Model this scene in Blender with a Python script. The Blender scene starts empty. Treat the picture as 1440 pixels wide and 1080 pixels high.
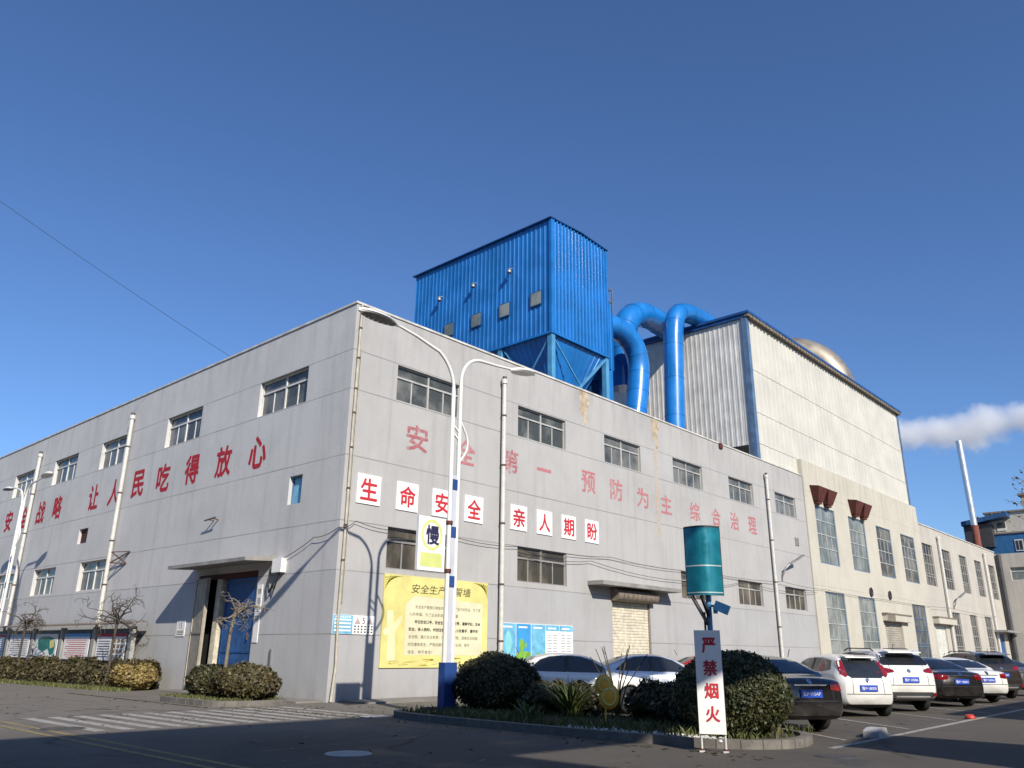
import bpy, bmesh, math, random
import numpy as np
from mathutils import Vector, Matrix
from mathutils.bvhtree import BVHTree
R = math.radians
random.seed(7)
rng = np.random.default_rng(7)
scene = bpy.context.scene
scene.unit_settings.system = 'METRIC'
scene.unit_settings.scale_length = 0.84      # coordinates unprojected from image pixels; one unit is 0.84 m
C = scene.collection

# ------------------------------------------------------------------ materials
def new_mat(name):
    m = bpy.data.materials.new(name); m.use_nodes = True
    nt = m.node_tree; nt.nodes.clear()
    out = nt.nodes.new('ShaderNodeOutputMaterial'); b = nt.nodes.new('ShaderNodeBsdfPrincipled')
    nt.links.new(b.outputs[0], out.inputs[0])
    return m, nt, b, out
def node(nt, typ, **kw):
    n = nt.nodes.new(typ)
    for k, v in kw.items(): setattr(n, k, v)
    return n
def L(nt, a, b): nt.links.new(a, b)
def math_n(nt, op, a, b=None, c=None, clamp=False):
    n = node(nt, 'ShaderNodeMath', operation=op, use_clamp=clamp)
    for i, v in enumerate((a, b, c)):
        if v is None: continue
        if isinstance(v, (int, float)): n.inputs[i].default_value = v
        else: L(nt, v, n.inputs[i])
    return n.outputs[0]
def noise(nt, vec, scale, detail=4, rough=.55, stretch=None):
    if stretch:
        mp = node(nt, 'ShaderNodeMapping'); mp.inputs['Scale'].default_value = stretch
        L(nt, vec, mp.inputs[0]); vec = mp.outputs[0]
    n = node(nt, 'ShaderNodeTexNoise'); n.inputs['Scale'].default_value = scale
    n.inputs['Detail'].default_value = detail; n.inputs['Roughness'].default_value = rough
    L(nt, vec, n.inputs['Vector']); return n.outputs[0]
def ramp(nt, fac, stops):
    n = node(nt, 'ShaderNodeValToRGB'); e = n.color_ramp.elements
    while len(e) < len(stops): e.new(.5)
    for i, (p, c) in enumerate(stops):
        e[i].position = p; e[i].color = c if len(c) == 4 else (*c, 1)
    L(nt, fac, n.inputs[0]); return n.outputs[0]
def mix(nt, fac, a, b, mode='MIX'):
    n = node(nt, 'ShaderNodeMix', data_type='RGBA', blend_type=mode)
    if isinstance(fac, (int, float)): n.inputs[0].default_value = fac
    else: L(nt, fac, n.inputs[0])
    for i, v in ((6, a), (7, b)):
        if isinstance(v, tuple): n.inputs[i].default_value = (*v[:3], 1)
        else: L(nt, v, n.inputs[i])
    return n.outputs[2]
def maprange(nt, v, a, b, c=0., d=1.):
    n = node(nt, 'ShaderNodeMapRange'); n.inputs[1].default_value = a; n.inputs[2].default_value = b
    n.inputs[3].default_value = c; n.inputs[4].default_value = d
    L(nt, v, n.inputs[0]); return n.outputs[0]
def pos(nt): return node(nt, 'ShaderNodeNewGeometry').outputs['Position']
def bump(nt, b, h, strength=.3, dist=.02):
    n = node(nt, 'ShaderNodeBump'); n.inputs['Strength'].default_value = strength; n.inputs['Distance'].default_value = dist
    L(nt, h, n.inputs['Height']); L(nt, n.outputs[0], b.inputs['Normal'])
def dark(c, k): return tuple(x * k for x in c)
def M(name, col, rough=.6, metal=0., var=.18, scale=1.5, bmp=0., bscale=30, coat=0., streak=0., spec=.5):
    m, nt, b, o = new_mat(name); p = pos(nt)
    n1 = noise(nt, p, scale, 5, .6)
    c = mix(nt, maprange(nt, n1, .35, .68), dark(col, 1 - var), tuple(min(1, x * (1 + var * .5)) for x in col))
    if streak:
        s = noise(nt, p, 3.0, 4, .6, (1, 1, .08))
        c = mix(nt, maprange(nt, s, .52, .75, 0, streak), c, dark(col, .45))
    L(nt, c, b.inputs['Base Color'])
    b.inputs['Metallic'].default_value = metal
    L(nt, maprange(nt, n1, .3, .7, max(0.02, rough - .08), min(1, rough + .1)), b.inputs['Roughness'])
    b.inputs['Coat Weight'].default_value = coat; b.inputs['Coat Roughness'].default_value = .06
    b.inputs['Specular IOR Level'].default_value = spec
    if bmp: bump(nt, b, noise(nt, p, bscale, 4), bmp, .02)
    return m
SEAMS = (2.3, 4.58, 6.42, 8.95, 11.64, 13.3)
def wall_mat(name, base, low, seams, seam_k=.52, streak=.28, lowz=4.58, grime=.35, patch=(.42, .40, .37)):
    m, nt, b, o = new_mat(name); p = pos(nt)
    sx = node(nt, 'ShaderNodeSeparateXYZ'); L(nt, p, sx.inputs[0]); z = sx.outputs[2]
    c = mix(nt, maprange(nt, z, lowz - .01, lowz + .01), low, base)
    n1 = noise(nt, p, .35, 6, .65)
    c = mix(nt, maprange(nt, n1, .42, .72, 0, .6), c, dark(base, .76))
    n2 = noise(nt, p, 1.3, 6, .7, (1, 1, .35))
    c = mix(nt, maprange(nt, n2, .56, .72, 0, .35), c, patch)
    s = noise(nt, p, 2.2, 5, .65, (1, 1, .06))
    c = mix(nt, maprange(nt, s, .51, .72, 0, streak), c, dark(base, .5))
    # run-off below the coping
    d = maprange(nt, z, 13.2, 15.4); d2 = math_n(nt, 'MULTIPLY', d, maprange(nt, noise(nt, p, 1.6, 4, .6, (1, 1, .12)), .48, .7))
    c = mix(nt, math_n(nt, 'MULTIPLY', d2, .45), c, dark(base, .55))
    # splash dirt along the foot
    f = math_n(nt, 'MULTIPLY', maprange(nt, z, 1.4, 0.0), maprange(nt, noise(nt, p, 1.1, 5, .6, (1, 1, .6)), .3, .62))
    c = mix(nt, math_n(nt, 'MULTIPLY', f, grime), c, (.20, .17, .14))
    g = noise(nt, p, 40, 3, .6)
    c = mix(nt, maprange(nt, g, .3, .7, .0, .12), c, dark(base, .7))
    wob = math_n(nt, 'MULTIPLY', math_n(nt, 'SUBTRACT', noise(nt, p, .8, 2), .5), .03)
    zz = math_n(nt, 'ADD', z, wob); tot = None
    for q in seams:
        k = math_n(nt, 'COMPARE', zz, q, .022)
        tot = k if tot is None else math_n(nt, 'ADD', tot, k, clamp=True)
    if tot is not None:
        tot = math_n(nt, 'MULTIPLY', tot, maprange(nt, noise(nt, p, .5, 3), .3, .6, .45, 1))
        c = mix(nt, tot, c, dark(base, seam_k))
    L(nt, c, b.inputs['Base Color']); b.inputs['Roughness'].default_value = .85
    b.inputs['Specular IOR Level'].default_value = .25
    bump(nt, b, noise(nt, p, 6, 6, .7), .25, .03)
    return m
def leaf_mat(name, stops, rough=.55, trans=.15):
    m, nt, b, o = new_mat(name)
    g = node(nt, 'ShaderNodeNewGeometry')
    c = ramp(nt, g.outputs['Random Per Island'], stops)
    n = noise(nt, g.outputs['Position'], 2.5, 3)
    c = mix(nt, maprange(nt, n, .35, .65), c, mix(nt, .5, c, (.10, .085, .03)))
    L(nt, c, b.inputs['Base Color']); b.inputs['Roughness'].default_value = rough
    t = node(nt, 'ShaderNodeBsdfTranslucent'); L(nt, c, t.inputs[0])
    ms = node(nt, 'ShaderNodeMixShader'); ms.inputs[0].default_value = trans
    L(nt, b.outputs[0], ms.inputs[1]); L(nt, t.outputs[0], ms.inputs[2]); L(nt, ms.outputs[0], o.inputs[0])
    return m
def faded_paint(name, col, wall, keep):
    m, nt, b, o = new_mat(name); p = pos(nt)
    n = noise(nt, p, 7, 5, .75)
    n2 = noise(nt, p, .5, 3, .6)
    f = math_n(nt, 'ADD', n, math_n(nt, 'MULTIPLY', math_n(nt, 'SUBTRACT', n2, .5), .25))
    c = mix(nt, maprange(nt, f, keep - .08, keep + .10), col, wall)
    L(nt, c, b.inputs['Base Color']); b.inputs['Roughness'].default_value = .85
    b.inputs['Specular IOR Level'].default_value = .2
    return m
def glass_mat(name, dk, lt, scale=1.2, rough=.06, stretch=None, spec=.6):
    m, nt, b, o = new_mat(name); p = pos(nt)
    n = noise(nt, p, scale, 4, .6, stretch); big = noise(nt, p, .33, 1, .5)
    n = math_n(nt, 'ADD', n, math_n(nt, 'MULTIPLY', math_n(nt, 'SUBTRACT', big, .5), .8))
    L(nt, mix(nt, maprange(nt, n, .38, .66), dk, lt), b.inputs['Base Color'])
    d = noise(nt, p, 5, 4, .7)
    L(nt, maprange(nt, d, .3, .8, rough, rough + .12), b.inputs['Roughness'])
    b.inputs['Specular IOR Level'].default_value = spec
    return m
def car_paint(name, col, metal=0.):
    m, nt, b, o = new_mat(name); p = pos(nt)
    sx = node(nt, 'ShaderNodeSeparateXYZ'); L(nt, p, sx.inputs[0])
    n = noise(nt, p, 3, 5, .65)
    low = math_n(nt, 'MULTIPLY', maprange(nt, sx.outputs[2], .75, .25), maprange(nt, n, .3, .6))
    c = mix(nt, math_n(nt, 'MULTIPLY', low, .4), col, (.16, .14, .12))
    L(nt, c, b.inputs['Base Color']); b.inputs['Metallic'].default_value = metal
    L(nt, maprange(nt, n, .3, .7, .22, .36), b.inputs['Roughness'])
    b.inputs['Coat Weight'].default_value = .8; b.inputs['Coat Roughness'].default_value = .05
    return m

GREY = (.40, .391, .38)
MT = dict(
 wall=wall_mat('grey_render', GREY, (.375, .375, .38), SEAMS),
 wall_lightened=wall_mat('grey_render_lightened', (.535, .53, .52), (.485, .487, .485), SEAMS, patch=(.44, .43, .41)),  # same paint as the front wall; colour raised to brighten this side
 cream=wall_mat('cream_render', (.50, .47, .395), (.50, .47, .40), (1.9, 6.9, 14.2), .7, .22, 1.9, .3, (.60, .57, .48)),
 grey2=wall_mat('pale_grey_render', (.46, .43, .38), (.45, .43, .39), (7.4,), .8, .3, 2.0, .3, (.52, .49, .43)),
 coping=M('coping', (.55, .53, .49), .85, var=.3, streak=.3),
 roof=M('roof_felt', (.12, .12, .12), .9),
 white_frame=M('white_frame', (.62, .61, .58), .5, var=.15),
 blue_frame=M('blue_frame', (.10, .17, .28), .5, var=.3),
 bar=M('bar_grille', (.33, .325, .31), .55, var=.2),
 frame_grey=M('frame_grey', (.40, .395, .375), .55, var=.2),
 sash_grey=M('sash_grey', (.40, .41, .40), .55, var=.25),
 glass=glass_mat('dusty_pane', (.055, .06, .055), (.17, .17, .155), 1.0, .12, None, .4),
 glass_brown=glass_mat('brown_pane', (.05, .045, .035), (.16, .135, .10), 1.1, .2, (1, 1, .4), .3),
 glass_pale=glass_mat('pale_pane', (.13, .155, .15), (.27, .29, .275), .9, .12, (1.3, 1, .8), .4),
 glass_dark=glass_mat('dark_pane', (.03, .03, .03), (.10, .095, .085), .9, .12, None, .4),
 sill=M('concrete_slab', (.26, .25, .235), .9, var=.25, bmp=.2),
 pipe=M('white_pipe', (.56, .545, .50), .45, var=.12, scale=4),
 rust=M('rust', (.11, .072, .055), .9, var=.4, scale=6),
 corner=M('cream_downpipe', (.44, .41, .33), .6, var=.25, scale=3),
 shutter=M('cream_shutter', (.62, .57, .45), .55, var=.25, scale=4, streak=.35),
 shutter_dark=M('brown_shutter_hood', (.20, .165, .13), .7, var=.3, scale=4),
 door_blue=M('blue_door', (.025, .095, .26), .5, var=.35, scale=2.5, streak=.4),
 door_beige=M('beige_door', (.40, .36, .28), .7, var=.3, scale=2, streak=.5),
 black=M('black_void', (.012, .012, .012), .9),
 darkmetal=M('dark_metal', (.06, .06, .065), .5, .3),
 steel=M('grey_steel', (.30, .30, .30), .45, .6),
 blue_sheet=M('blue_sheet', (.010, .155, .47), .36, .0, var=.22, scale=.6, streak=.22, coat=.25),
 blue_dark=M('blue_trim', (.015, .075, .24), .45, var=.25),
 blue_leg=M('pale_blue_steel', (.07, .26, .46), .5, var=.25),
 blue_duct=M('blue_duct', (.010, .165, .50), .30, 0., var=.2, scale=.7, coat=.5),
 ribbed=M('pale_ribbed_sheet', (.64, .62, .57), .6, var=.18, scale=.8, streak=.3),
 ivory=M('ivory_sheet', (.53, .51, .45), .6, var=.10, scale=.4, streak=.10),
 galv=M('galvanised', (.30, .265, .22), .5, .6, var=.25, scale=.6),
 oxide=M('red_oxide', (.10, .022, .014), .7, var=.35, scale=2.5, streak=.3),
 red=M('red_paint', (.50, .02, .03), .6, var=.15),
 red_wall=faded_paint('red_lettering', (.38, .025, .04), (.34, .2, .19), .70),
 red_faded=faded_paint('faded_lettering', (.41, .15, .16), GREY, .60),
 red_faded2=faded_paint('worn_lettering', (.34, .11, .125), GREY, .57),
 white_plate=M('white_plate', (.80, .79, .77), .45, var=.06),
 yellow=M('yellow_board', (.66, .60, .22), .5, var=.18, scale=.9),
 yellow_dk=M('yellow_shade', (.42, .36, .05), .55, var=.3, scale=3),
 cream_print=M('cream_print', (.66, .62, .42), .5, var=.1),
 ink=M('ink', (.035, .028, .02), .6),
 navy_ink=M('navy_ink', (.02, .02, .07), .6),
 lime=M('lime_print', (.60, .64, .22), .5, var=.1),
 sky_print=M('sky_blue_print', (.16, .45, .64), .45, var=.3, scale=2.2),
 blue_print=M('blue_print', (.05, .30, .62), .45, var=.15),
 green_print=M('green_print', (.20, .42, .06), .5, var=.3, scale=4),
 teal_print=M('teal_print', (.02, .20, .17), .5, var=.5, scale=5),
 lamp=M('lamp_post_white', (.74, .72, .66), .35, var=.08, coat=.3),
 lamp_dark=M('lamp_head_dark', (.03, .03, .032), .5, var=.4, scale=8),
 lens=glass_mat('lamp_lens', (.35, .36, .34), (.5, .5, .47), 6, .2),
 lamp_blue=M('lamp_base_blue', (.02, .06, .22), .45, var=.15),
 teal=M('teal_panel', (.010, .19, .25), .30, .35, var=.22, scale=3, coat=.3),
 band=M('band_silver', (.6, .68, .66), .35, .4),
 asphalt=None,
 kerb=M('kerb_stone', (.165, .15, .132), .9, var=.3, scale=3, bmp=.3),
 soil=M('soil', (.06, .048, .032), .95, var=.4, scale=4, bmp=.5),
 concrete=M('pavement', (.20, .185, .165), .92, var=.25, scale=.9, bmp=.2),
 mark_white=faded_paint('road_white', (.36, .345, .315), (.135, .122, .108), .55),
 mark_yellow=faded_paint('road_yellow', (.30, .235, .10), (.125, .11, .092), .53),
 iron=M('cast_iron', (.10, .095, .09), .6, .5, var=.3, scale=9, bmp=.4),
 pale_cover=M('pale_cover', (.40, .40, .39), .7, var=.2, scale=6),
 bark=M('bark', (.085, .07, .056), .9, var=.4, scale=9, bmp=.5),
 bark_pale=M('pale_bark', (.21, .175, .13), .9, var=.35, scale=6, bmp=.4),
 leaf_dark=leaf_mat('privet_leaf', [(0, (.008, .012, .005)), (.45, (.018, .028, .009)), (.8, (.038, .045, .016)), (1, (.08, .055, .03))]),
 leaf_round=leaf_mat('boxwood_leaf', [(0, (.010, .016, .005)), (.5, (.028, .042, .012)), (.85, (.048, .064, .019)), (1, (.085, .085, .038))]),
 leaf_hedge=leaf_mat('winter_hedge_leaf', [(0, (.03, .022, .013)), (.35, (.065, .048, .02)), (.6, (.05, .055, .017)), (1, (.15, .11, .05))]),
 leaf_gold=leaf_mat('golden_leaf', [(0, (.12, .08, .02)), (.5, (.28, .20, .06)), (1, (.42, .32, .13))]),
 leaf_brown=leaf_mat('dry_leaf', [(0, (.03, .02, .012)), (1, (.07, .045, .025))]),
 grass=leaf_mat('grass_blade', [(0, (.04, .06, .012)), (.6, (.10, .13, .03)), (1, (.24, .22, .10))]),
 strap=leaf_mat('strap_leaf', [(0, (.03, .06, .012)), (.7, (.09, .14, .03)), (1, (.22, .24, .10))]),
 pebble=M('white_pebble', (.62, .61, .58), .7, var=.2, scale=20),
 orange=M('amber_plastic', (.80, .40, .03), .45, var=.15),
 brick_red=M('red_brick', (.22, .07, .05), .9, var=.3, scale=3),
 tile_blue=M('blue_roof_sheet', (.018, .075, .19), .5, var=.2),
 pale_wall=M('pale_far_wall', (.48, .45, .40), .9, var=.15),
 wire=M('black_cable', (.02, .02, .02), .6),
 tyre=M('tyre_rubber', (.018, .018, .018), .85, var=.3, scale=10),
 rim=M('alloy', (.42, .42, .43), .3, .9),
 car_glass=glass_mat('car_glass', (.010, .012, .016), (.022, .026, .032), 2, .03, None, .7),
 chrome=M('chrome', (.6, .6, .62), .15, 1.),
 tail=M('tail_light', (.22, .008, .010), .12, 0, var=.45, scale=9, coat=.8),
 trim=M('black_trim', (.02, .02, .02), .55),
 skid=M('skid_silver', (.38, .37, .36), .4, .5),
 plate_blue=M('plate_blue', (.02, .07, .42), .35, var=.06),
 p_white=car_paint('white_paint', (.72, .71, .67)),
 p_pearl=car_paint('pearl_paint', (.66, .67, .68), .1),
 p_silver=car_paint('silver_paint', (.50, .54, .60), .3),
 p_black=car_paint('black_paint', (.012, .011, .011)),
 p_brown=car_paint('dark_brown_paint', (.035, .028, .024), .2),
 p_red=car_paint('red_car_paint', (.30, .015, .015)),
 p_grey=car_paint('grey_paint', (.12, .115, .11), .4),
)
def asphalt():
    m, nt, b, o = new_mat('asphalt'); p = pos(nt)
    n1 = noise(nt, p, .12, 6, .65); n2 = noise(nt, p, 1.1, 6, .7); n3 = noise(nt, p, 60, 3, .7)
    c = ramp(nt, n1, [(.3, (.056, .048, .040)), (.5, (.078, .067, .055)), (.7, (.108, .092, .074))])
    sp = node(nt, 'ShaderNodeSeparateXYZ'); L(nt, p, sp.inputs[0])
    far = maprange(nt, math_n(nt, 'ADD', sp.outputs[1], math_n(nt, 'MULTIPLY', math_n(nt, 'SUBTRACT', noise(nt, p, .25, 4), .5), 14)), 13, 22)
    c = mix(nt, math_n(nt, 'MULTIPLY', far, .75), c, (.185, .165, .14))       # dustier far lane, also painted paler to heighten sun against foreground shade
    c = mix(nt, maprange(nt, n2, .52, .70, 0, .5), c, (.065, .06, .056))
    c = mix(nt, maprange(nt, n3, .35, .75, 0, .35), c, (.20, .185, .165))
    v = node(nt, 'ShaderNodeTexVoronoi', feature='DISTANCE_TO_EDGE'); v.inputs['Scale'].default_value = .22
    w = node(nt, 'ShaderNodeMix', data_type='VECTOR'); w.inputs[0].default_value = .5
    nn = node(nt, 'ShaderNodeTexNoise'); nn.inputs['Scale'].default_value = .6; L(nt, p, nn.inputs[0])
    L(nt, p, w.inputs[4]); L(nt, nn.outputs[1], w.inputs[5]); L(nt, w.outputs[1], v.inputs['Vector'])
    cr = math_n(nt, 'MULTIPLY', maprange(nt, v.outputs[0], .012, .0), maprange(nt, noise(nt, p, .3, 2), .45, .6))
    c = mix(nt, math_n(nt, 'MULTIPLY', cr, .7), c, (.03, .028, .025))
    # oil drips and damp patches
    oil = noise(nt, p, .55, 4, .6)
    c = mix(nt, maprange(nt, oil, .62, .72, 0, .6), c, (.035, .033, .031))
    tyre = noise(nt, p, 1.6, 5, .6, (1.6, .07, 1)); tyre2 = noise(nt, p, 1.2, 5, .6, (.06, 1.5, 1))
    c = mix(nt, maprange(nt, tyre, .57, .70, 0, .45), c, (.05, .046, .042)); c = mix(nt, maprange(nt, tyre2, .58, .70, 0, .4), c, (.17, .152, .13))
    spk = noise(nt, p, 9, 2, .5); c = mix(nt, maprange(nt, spk, .70, .74, 0, .5), c, (.24, .21, .17))
    L(nt, c, b.inputs['Base Color'])
    L(nt, maprange(nt, oil, .55, .75, .92, .55), b.inputs['Roughness'])
    b.inputs['Specular IOR Level'].default_value = .3
    bump(nt, b, n3, .5, .02)
    return m
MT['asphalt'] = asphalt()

# ------------------------------------------------------------------ mesh helpers
class MB:
    def __init__(s): s.v = []; s.f = []; s.sm = []
    def add(s, vs, fs, smooth=False):
        k = len(s.v); s.v += [tuple(p) for p in vs]; s.f += [tuple(i + k for i in f) for f in fs]; s.sm += [smooth] * len(fs); return s
    def box(s, x0, y0, z0, x1, y1, z1):
        x0, x1 = sorted((x0, x1)); y0, y1 = sorted((y0, y1)); z0, z1 = sorted((z0, z1))
        return s.add([(x0,y0,z0),(x1,y0,z0),(x1,y1,z0),(x0,y1,z0),(x0,y0,z1),(x1,y0,z1),(x1,y1,z1),(x0,y1,z1)],
              [(3,2,1,0),(4,5,6,7),(0,1,5,4),(1,2,6,5),(2,3,7,6),(3,0,4,7)])
    def quad(s, *p): return s.add(p, [tuple(range(len(p)))])
    def tube(s, path, r, n=10, cap=True, smooth=True):
        P = [Vector(p) for p in path]; m = len(P); rr = r if isinstance(r, (list, tuple)) else [r] * m
        T = []
        for i in range(m):
            t = (P[min(i + 1, m - 1)] - P[max(i - 1, 0)]); T.append(t.normalized() if t.length > 1e-9 else Vector((0, 0, 1)))
        up = Vector((0, 0, 1)) if abs(T[0].z) < .9 else Vector((1, 0, 0))
        a = T[0].cross(up).normalized(); vs = []
        for i in range(m):
            a = (a - T[i] * a.dot(T[i])).normalized(); b = T[i].cross(a)
            for k in range(n):
                q = 2 * math.pi * k / n; vs.append(P[i] + (a * math.cos(q) + b * math.sin(q)) * rr[i])
        fs = [(i*n+k, i*n+(k+1)%n, (i+1)*n+(k+1)%n, (i+1)*n+k) for i in range(m-1) for k in range(n)]
        s.add(vs, fs, smooth)
        if cap:
            s.add(vs[:n], [tuple(range(n))[::-1]]); s.add(vs[-n:], [tuple(range(n))])
        return s
    def bar(s, a, b, w, h=None):
        h = h or w; a, b = Vector(a), Vector(b); t = (b - a).normalized()
        up = Vector((0, 0, 1)) if abs(t.z) < .95 else Vector((0, 1, 0))
        u = t.cross(up).normalized() * w / 2; v = u.cross(t).normalized() * h / 2
        vs = [p + i * u + j * v for p in (a, b) for i, j in ((-1,-1),(1,-1),(1,1),(-1,1))]
        return s.add(vs, [(3,2,1,0),(4,5,6,7),(0,1,5,4),(1,2,6,5),(2,3,7,6),(3,0,4,7)])
    def prism(s, poly, axis, a, b):
        # poly: 2-D outline in the two other axes (in x,y,z order), extruded along axis from a to b
        def mk(p, t):
            q = list(p); q.insert(axis, t); return tuple(q)
        n = len(poly); vs = [mk(p, a) for p in poly] + [mk(p, b) for p in poly]
        return s.add(vs, [tuple(range(n))[::-1], tuple(range(n, 2*n))] + [(i, (i+1)%n, n+(i+1)%n, n+i) for i in range(n)])
    def lathe(s, prof, n=24, axis='z', c=(0,0,0), smooth=True):
        vs = []
        for r, h in prof:
            for k in range(n):
                q = 2*math.pi*k/n; x, y = r*math.cos(q), r*math.sin(q)
                p = (x, y, h) if axis == 'z' else ((x, h, y) if axis == 'y' else (h, x, y))
                vs.append((p[0]+c[0], p[1]+c[1], p[2]+c[2]))
        m = len(prof)
        return s.add(vs, [(i*n+k, i*n+(k+1)%n, (i+1)*n+(k+1)%n, (i+1)*n+k) for i in range(m-1) for k in range(n)], smooth)
    def build(s, name, mat, parent=None, off=None):
        me = bpy.data.meshes.new(name)
        o3 = Vector(off) if off is not None else (root_loc(parent) if parent else Vector((0, 0, 0)))
        me.from_pydata([tuple(Vector(p) - o3) for p in s.v], [], s.f)
        me.polygons.foreach_set('use_smooth', s.sm)
        bm = bmesh.new(); bm.from_mesh(me); bmesh.ops.recalc_face_normals(bm, faces=bm.faces); bm.to_mesh(me); bm.free()
        me.materials.append(MT[mat] if isinstance(mat, str) else mat); me.update()
        o = bpy.data.objects.new(name, me); C.objects.link(o)
        if parent: o.parent = parent
        return o
def root_loc(o):
    v = Vector(o.location)
    while o.parent: o = o.parent; v += Vector(o.location)
    return v
def thing(name, label, cat, loc=(0, 0, 0), group=None, rz=0):
    o = bpy.data.objects.new(name, None); C.objects.link(o); o.location = loc; o.rotation_euler.z = rz
    o.empty_display_size = .3
    return tag(o, label, cat, group)
def tag(o, label, cat, group=None):
    o['label'] = label; o['category'] = cat
    if group: o['group'] = group
    return o
def struct(o, kind='structure'): o['kind'] = kind; return o
def copy_tree(o, parent=None):
    c = o.copy(); C.objects.link(c)
    if parent: c.parent = parent
    for ch in list(o.children): copy_tree(ch, c)
    return c
def text_mb(s, size=1., bold=.02):
    cu = bpy.data.curves.new('t', 'FONT'); cu.body = s; cu.resolution_u = 3; cu.size = 1
    o = bpy.data.objects.new('t', cu); C.objects.link(o)
    me = bpy.data.meshes.new_from_object(o.evaluated_get(bpy.context.evaluated_depsgraph_get()))
    vs = [v.co * size for v in me.vertices]; fs = [tuple(p.vertices) for p in me.polygons]
    bpy.data.objects.remove(o); bpy.data.curves.remove(cu); bpy.data.meshes.remove(me)
    return vs, fs
def put_text(mb, s, cx, cz, h, face, plane, bold=.02, width=None, slant=0., wmax=None, em=False):
    """lettering centred at (cx, cz) on a wall plane: face 'y' looks to -Y, 'x' looks to -X"""
    vs, fs = text_mb(s, 1., bold)
    if not vs: return mb
    x0, x1 = min(v.x for v in vs), max(v.x for v in vs); y0, y1 = min(v.y for v in vs), max(v.y for v in vs)
    k = h if em else h / max(1e-6, y1 - y0); kx = k if width is None else width / (x1 - x0)
    if wmax and (x1 - x0) * kx > wmax: kx = wmax / (x1 - x0)
    out = []
    for v in vs:
        a = (v.x - (x0 + x1) / 2) * kx; b = (v.y - (y0 + y1) / 2) * k; a += b * slant
        out.append((cx + a, plane, cz + b) if face == 'y' else (plane, cx - a, cz + b))
    if bold > .02:      # brush-bold strokes: the outline laid again a hair to each side
        g = bold * k * .9
        for i, (da, db) in enumerate(((g, 0), (-g, 0), (0, g), (0, -g), (g*.7, g*.7), (-g*.7, -g*.7))):
            e = .0006 * (i + 1)
            mb.add([(p[0] + da, p[1] - e, p[2] + db) if face == 'y' else (p[0] - e, p[1] + da, p[2] + db) for p in out], fs)
    return mb.add(out, fs)

# walls with real openings.  face 'y': wall in plane y=p looking to -Y, u = X ; face 'x': plane x=p looking to -X, u = Y
def wall(mb, face, p, u0, u1, z0, z1, holes, depth=.22):
    us = sorted({u0, u1, *[h[0] for h in holes], *[h[1] for h in holes]})
    zs = sorted({z0, z1, *[h[2] for h in holes], *[h[3] for h in holes]})
    P = (lambda u, d, z: (u, p + d, z)) if face == 'y' else (lambda u, d, z: (p + d, u, z))
    for i in range(len(us) - 1):
        for j in range(len(zs) - 1):
            a, b, c, d = us[i], us[i+1], zs[j], zs[j+1]
            if any(h[0] <= a and b <= h[1] and h[2] <= c and d <= h[3] for h in holes): continue
            mb.quad(P(a,0,c), P(b,0,c), P(b,0,d), P(a,0,d))
    for a, b, c, d in holes:
        e = depth
        mb.quad(P(a,0,c), P(a,0,d), P(a,e,d), P(a,e,c)); mb.quad(P(b,0,c), P(b,e,c), P(b,e,d), P(b,0,d))
        mb.quad(P(a,0,d), P(b,0,d), P(b,e,d), P(a,e,d)); mb.quad(P(a,0,c), P(a,e,c), P(b,e,c), P(b,0,c))
def pbox(mb, face, p, u0, u1, d0, d1, z0, z1):
    if face == 'y': mb.box(u0, p + d0, z0, u1, p + d1, z1)
    else: mb.box(p + d0, u0, z0, p + d1, u1, z1)
def window(parent, face, p, u0, u1, z0, z1, style, frame='white_frame', glass='glass', depth=.22):
    """window set in its opening; the frame is the part, its glass a child"""
    f = MB(); t = .09 if style == 'tall' else .055; d0, d1 = depth - .10, depth
    B = lambda a, b, c, d, e0=d0, e1=d1: pbox(f, face, p, a, b, e0, e1, c, d)
    B(u0, u0 + t, z0, z1); B(u1 - t, u1, z0, z1); B(u0 + t, u1 - t, z0, z0 + t); B(u0 + t, u1 - t, z1 - t, z1)
    w, h = u1 - u0, z1 - z0
    if style == 'slider':
        zt = z0 + h * .68; um = (u0 + u1) / 2
        B(u0 + t, u1 - t, zt - .04, zt + .04); B(um - .045, um + .045, z0 + t, zt - .04); B(um - .04, um + .04, zt + .04, z1 - t)
        for q in (.25, .75): B(u0 + w * q - .03, u0 + w * q + .03, z0 + t, zt - .04, d0 + .03, d1 - .02)
    inner = None
    if style == 'tall':
        inner = MB()
        rows = (.0, .27, .51, .75, 1.0)
        for r in rows[1:-1]: pbox(inner, face, p, u0 + t, u1 - t, d0 + .01, d1 - .01, z0 + h * r - .035, z0 + h * r + .035)
        for k in range(4):
            n = (2, 4, 4, 3)[k]
            for i in range(1, n):
                q = u0 + w * i / n; pbox(inner, face, p, q - .03, q + .03, d0 + .02, d1 - .02, z0 + h * rows[k] + .02, z0 + h * rows[k + 1] - .02)
    elif style == 'grille':
        for r in (.22, .28, .52, .74): B(u0 + t, u1 - t, z0 + h * r - .035, z0 + h * r + .035)
        for i in (1, 2, 3):
            q = u0 + w * i / 4; B(q - .04, q + .04, z0 + t, z1 - t, d0 + .02, d1 - .02)
    elif style == 'louvre':
        for i in range(1, 8): B(u0 + t, u1 - t, z0 + h * i / 8 - .03, z0 + h * i / 8 + .03)
    fo = f.build('window', frame, parent)
    if inner: inner.build('sash', 'sash_grey', fo)
    g = MB(); pbox(g, face, p, u0 + .01, u1 - .01, depth - .045, depth - .025, z0 + .01, z1 - .01)
    g.build('pane', glass, fo)
    return fo
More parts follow.
